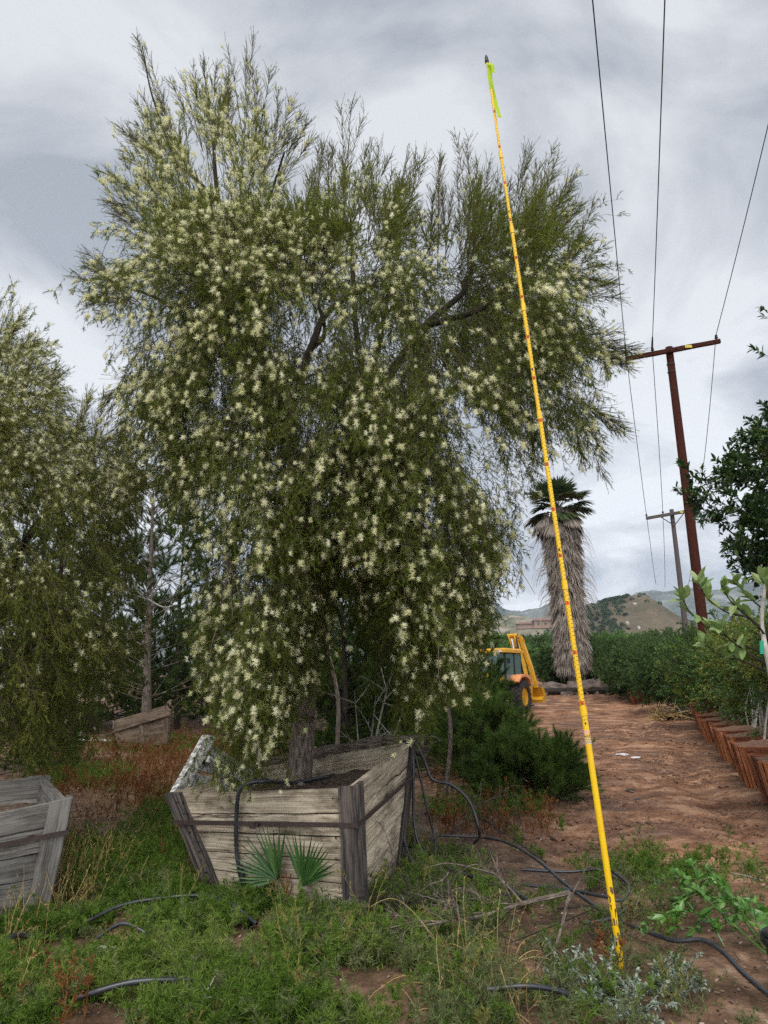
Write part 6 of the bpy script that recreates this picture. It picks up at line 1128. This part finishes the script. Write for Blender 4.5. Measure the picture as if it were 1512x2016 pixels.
def w_straw(X_, Y_, x, y): return (np.clip(np.exp(-((X_ - 70) / 110) ** 2 - ((Y_ - 1760) / 70) ** 2) * 1.2 + np.where((X_ > 120) & (X_ < 420) & (Y_ > 1480) & (Y_ < 1680), .04, 0) + np.where((X_ > 850) & (X_ < 1060) & (Y_ > 1900), .05, 0), 0, 1)) * notbox(x, y)
gs_ = on_ground((-60, 1470), (1080, 2050), 300, w_straw); n = len(gs_); o_ = np.repeat(gs_, 5, 0) + rng.normal(size=(n * 5, 3)) * (.03, .03, 0); sr = strands(o_, np.array([0, 0, 1.]) + rng.normal(size=(n * 5, 3)) * (.35, .35, .1), rng.uniform(.15, .50, n * 5), .06, 6, .10)
lp, ld = along(sr, rng.random((n * 5, 6)) * .6 + .4)
tag(mk('dry_straw_grass', [tubes(sr, np.linspace(.0022, .0008, 7), 3, 0, rng.random(n * 5)), tri_leaves(lp.reshape(-1, 3), nrm(ld.reshape(-1, 3) + rng.normal(size=(n * 30, 3)) * .5), .028, .006, rng.random(n * 30))], [MAT['straw']]), 'thin golden dry grass tangled in front of the left box', 'dry grass', kind='stuff')
# long yellow stems arching at the bottom
o_ = np.array([GG(*q) for q in [(840, 1960), (900, 1990), (960, 1950), (1000, 2000), (930, 2010), (1050, 1980), (870, 1900), (980, 1930), (1010, 1900), (820, 2010)]]); ys = strands(np.repeat(o_, 3, 0), rng.normal(size=(30, 3)) * (1, .5, .3) + (0, 0, .5), rng.uniform(.3, .7, 30), .22, 10, .08)
tag(mk('yellow_stems', [tubes(ys, np.linspace(.0035, .0015, 11), 4, 0, .8 * rng.random(30) + .2)], [MAT['straw']]), 'long yellow dried stems arching over the weeds at the bottom centre', 'dry stems', kind='stuff')
# leaf litter, bark chips, clods
def w_lit(X_, Y_, x, y): return np.interp(Y_, [1350, 1500, 1700, 2050], [.1, .3, .7, 1]) * (1 - .75 * roadmask(x, y)) * notbox(x, y)
bd_ = np.stack([rng.uniform(4.5, 17, 900), rng.normal(size=900) * .9 + 41.3, np.zeros(900)], -1); bd_[:, 2] = Hh(bd_[:, 0], bd_[:, 1]); sz_ = rng.pareto(2, 900) * .05 + .03
tag(mk('berm_rubble', [rock_part(bd_[i] + (0, 0, .02), np.minimum(sz_[i], .4) * rng.uniform(.6, 1.2, 3), i, sub=1) for i in range(900)] + [tubes(strands(bd_[:200] + (0, 0, .1), rng.normal(size=(200, 3)) * (1, .5, .35), rng.uniform(.4, 1.6, 200), .1, 5, .1), np.linspace(.03, .012, 6), 4, 0)], [MAT['rock']]), 'broken clods and sticks heaped along the low berm under the palm', 'rubble', kind='stuff')
gl = on_ground((-60, 1440), (1560, 2060), 14000, w_lit); n = len(gl); dd = nrm(rng.normal(size=(n, 3)) * (1, 1, .25)); tag(mk('leaf_litter', [kite_leaves(gl + (0, 0, .012), dd, rng.uniform(.015, .045, n), .014, rng.random(n))], [leaf_mat('litter', [(.05, .03, .02), (.14, .09, .06), (.27, .2, .15), (.42, .35, .28)], 0, .9, .1)]), 'dead leaves and bark chips strewn on the soil', 'leaf litter', kind='stuff')
gt_ = on_ground((-60, 1480), (1560, 2060), 1500, w_lit); n = len(gt_); tag(mk('fallen_twigs', [tubes(strands(gt_ + (0, 0, .015), rng.normal(size=(n, 3)) * (1, 1, .12), rng.uniform(.06, .3, n), .0, 4, .12), np.linspace(.003, .0012, 5), 3, 0, rng.random(n))], [MAT['twig']]), 'small fallen twigs scattered on the soil', 'twigs', kind='stuff')
def w_clod(X_, Y_, x, y): return roadmask(x, y) * np.clip((fbm(x * 1.1, y * 2.0, 3, 12) - .42) * 6, .03, 1)
gc = on_ground((700, 1370), (1560, 1850), 9000, w_clod); ps = []; base_r = [rock_part((0, 0, 0), (1, 1, 1), k, sub=1) for k in range(6)]
big = rng.pareto(2.0, len(gc)) * .013 + .010; big = np.minimum(big, .08)
for k in range(6):
    s_ = np.arange(len(gc)) % 6 == k; v0, f0_ = base_r[k][0], base_r[k][1]; c = gc[s_]; a = rng.random(len(c)) * 6.28; sc3 = big[s_][:, None, None] * np.array([1.3, 1, .6]); V_ = v0[None] * sc3; ca, sa = np.cos(a)[:, None], np.sin(a)[:, None]
    V_ = np.stack([V_[..., 0] * ca - V_[..., 1] * sa, V_[..., 0] * sa + V_[..., 1] * ca, V_[..., 2]], -1) + c[:, None]; ps.append((V_.reshape(-1, 3), (np.arange(len(c))[:, None, None] * len(v0) + f0_[None]).reshape(-1, 3), 0, .5, None))
tag(mk('earth_clods', ps, [MAT['redsoil']]), 'clods of red earth churned up on the road', 'clods', kind='stuff')
# green broadleaf runner at the right bottom, silvery bush by the pole foot
vn = thing('trailing_shrub', GG(1400, 1850), 'bright green leafy shoot sprawling on the soil right of the pole', 'plant')
cs_ = [[(1512, 1910), (1440, 1880), (1380, 1850), (1345, 1810), (1322, 1778), (1290, 1770)], [(1512, 1905), (1450, 1860), (1420, 1820), (1400, 1780), (1398, 1762)], [(1520, 1900), (1470, 1870), (1430, 1845), (1370, 1830), (1330, 1815)], [(1530, 1925), (1480, 1890), (1420, 1880), (1360, 1880)], [(1450, 1870), (1400, 1850), (1350, 1850), (1330, 1870)], [(1540, 1930), (1512, 1880), (1480, 1860), (1440, 1850)], [(1400, 1835), (1370, 1800), (1345, 1790)], [(1430, 1900), (1400, 1890), (1340, 1900), (1250, 1870)]]
for k, b_ in enumerate(cs_):
    c = spline([GG(x, y, .06 + .22 * math.sin(math.pi * i / (len(b_) - 1)) * rng.uniform(.5, 1.1)) for i, (x, y) in enumerate(b_)], 30); sm_ = mk('stem', [tubes(c, np.linspace(.006, .002, 30), 5, 0, .4)], [MAT['bright']], vn)
    idx_ = rng.integers(4, 30, 56); pp = c[idx_]; tg = nrm(np.gradient(c, axis=0))[idx_]; dd = nrm(tg * .5 + rng.normal(size=(56, 3)) * (.6, .6, .3) + (0, 0, .25)); mk('leaves', [broad_leaves(pp, dd, rng.uniform(.04, .078, 56), rng.uniform(.024, .042, 56), rng.random(56), fold=.12, curl=.1)], [MAT['bright']], sm_)
for k, (x, y, nst, h_, lb_) in enumerate([(1330, 1975, 16, .24, 'silvery leaved saltbush at the bottom edge right of the pole foot'), (1190, 1990, 15, .26, 'silver grey saltbush in front of the pole foot'), (1255, 2020, 14, .24, 'silvery bush cut by the bottom edge below the pole'), (1120, 1960, 10, .2, 'sparse silver grey sprig left of the pole foot')]):
    g_ = GG(x, y); o = thing('saltbush', g_, lb_, 'bush'); n = nst; st = strands(np.repeat(g_[None], n, 0) + rng.normal(size=(n, 3)) * (.03, .03, 0), np.array([0, 0, .8]) + rng.normal(size=(n, 3)) * (.8, .6, .2), rng.uniform(.6, 1.3, n) * h_, .08, 7, .08)
    mk('stems', [tubes(st, np.linspace(.003, .0015, 8), 4, 0, .3)], [MAT['paleb']], o); lp, ld = along(st, rng.random((n, 60)) * .85 + .15); lp, ld = lp.reshape(-1, 3), ld.reshape(-1, 3); mk('leaves', [broad_leaves(lp, nrm(ld * .5 + rng.normal(size=lp.shape) * .6), rng.uniform(.014, .03, len(lp)), .013, rng.random(len(lp)))], [MAT['silver']], o)
# air between here and the mountains
hz_ = mk('haze', [box_part((0, 1300, 140), (5200, 3400, 420))], []); tag(hz_, 'thin haze in front of the distant mountains', 'haze', kind='stuff')
hm, hn = newmat('haze'); vol = hn.nodes.new('ShaderNodeVolumePrincipled'); vol.inputs['Density'].default_value = .00014; vol.inputs['Color'].default_value = (.70, .80, .95, 1); oh = hn.nodes.new('ShaderNodeOutputMaterial'); hn.links.new(vol.outputs[0], oh.inputs['Volume']); hz_.data.materials.append(hm)
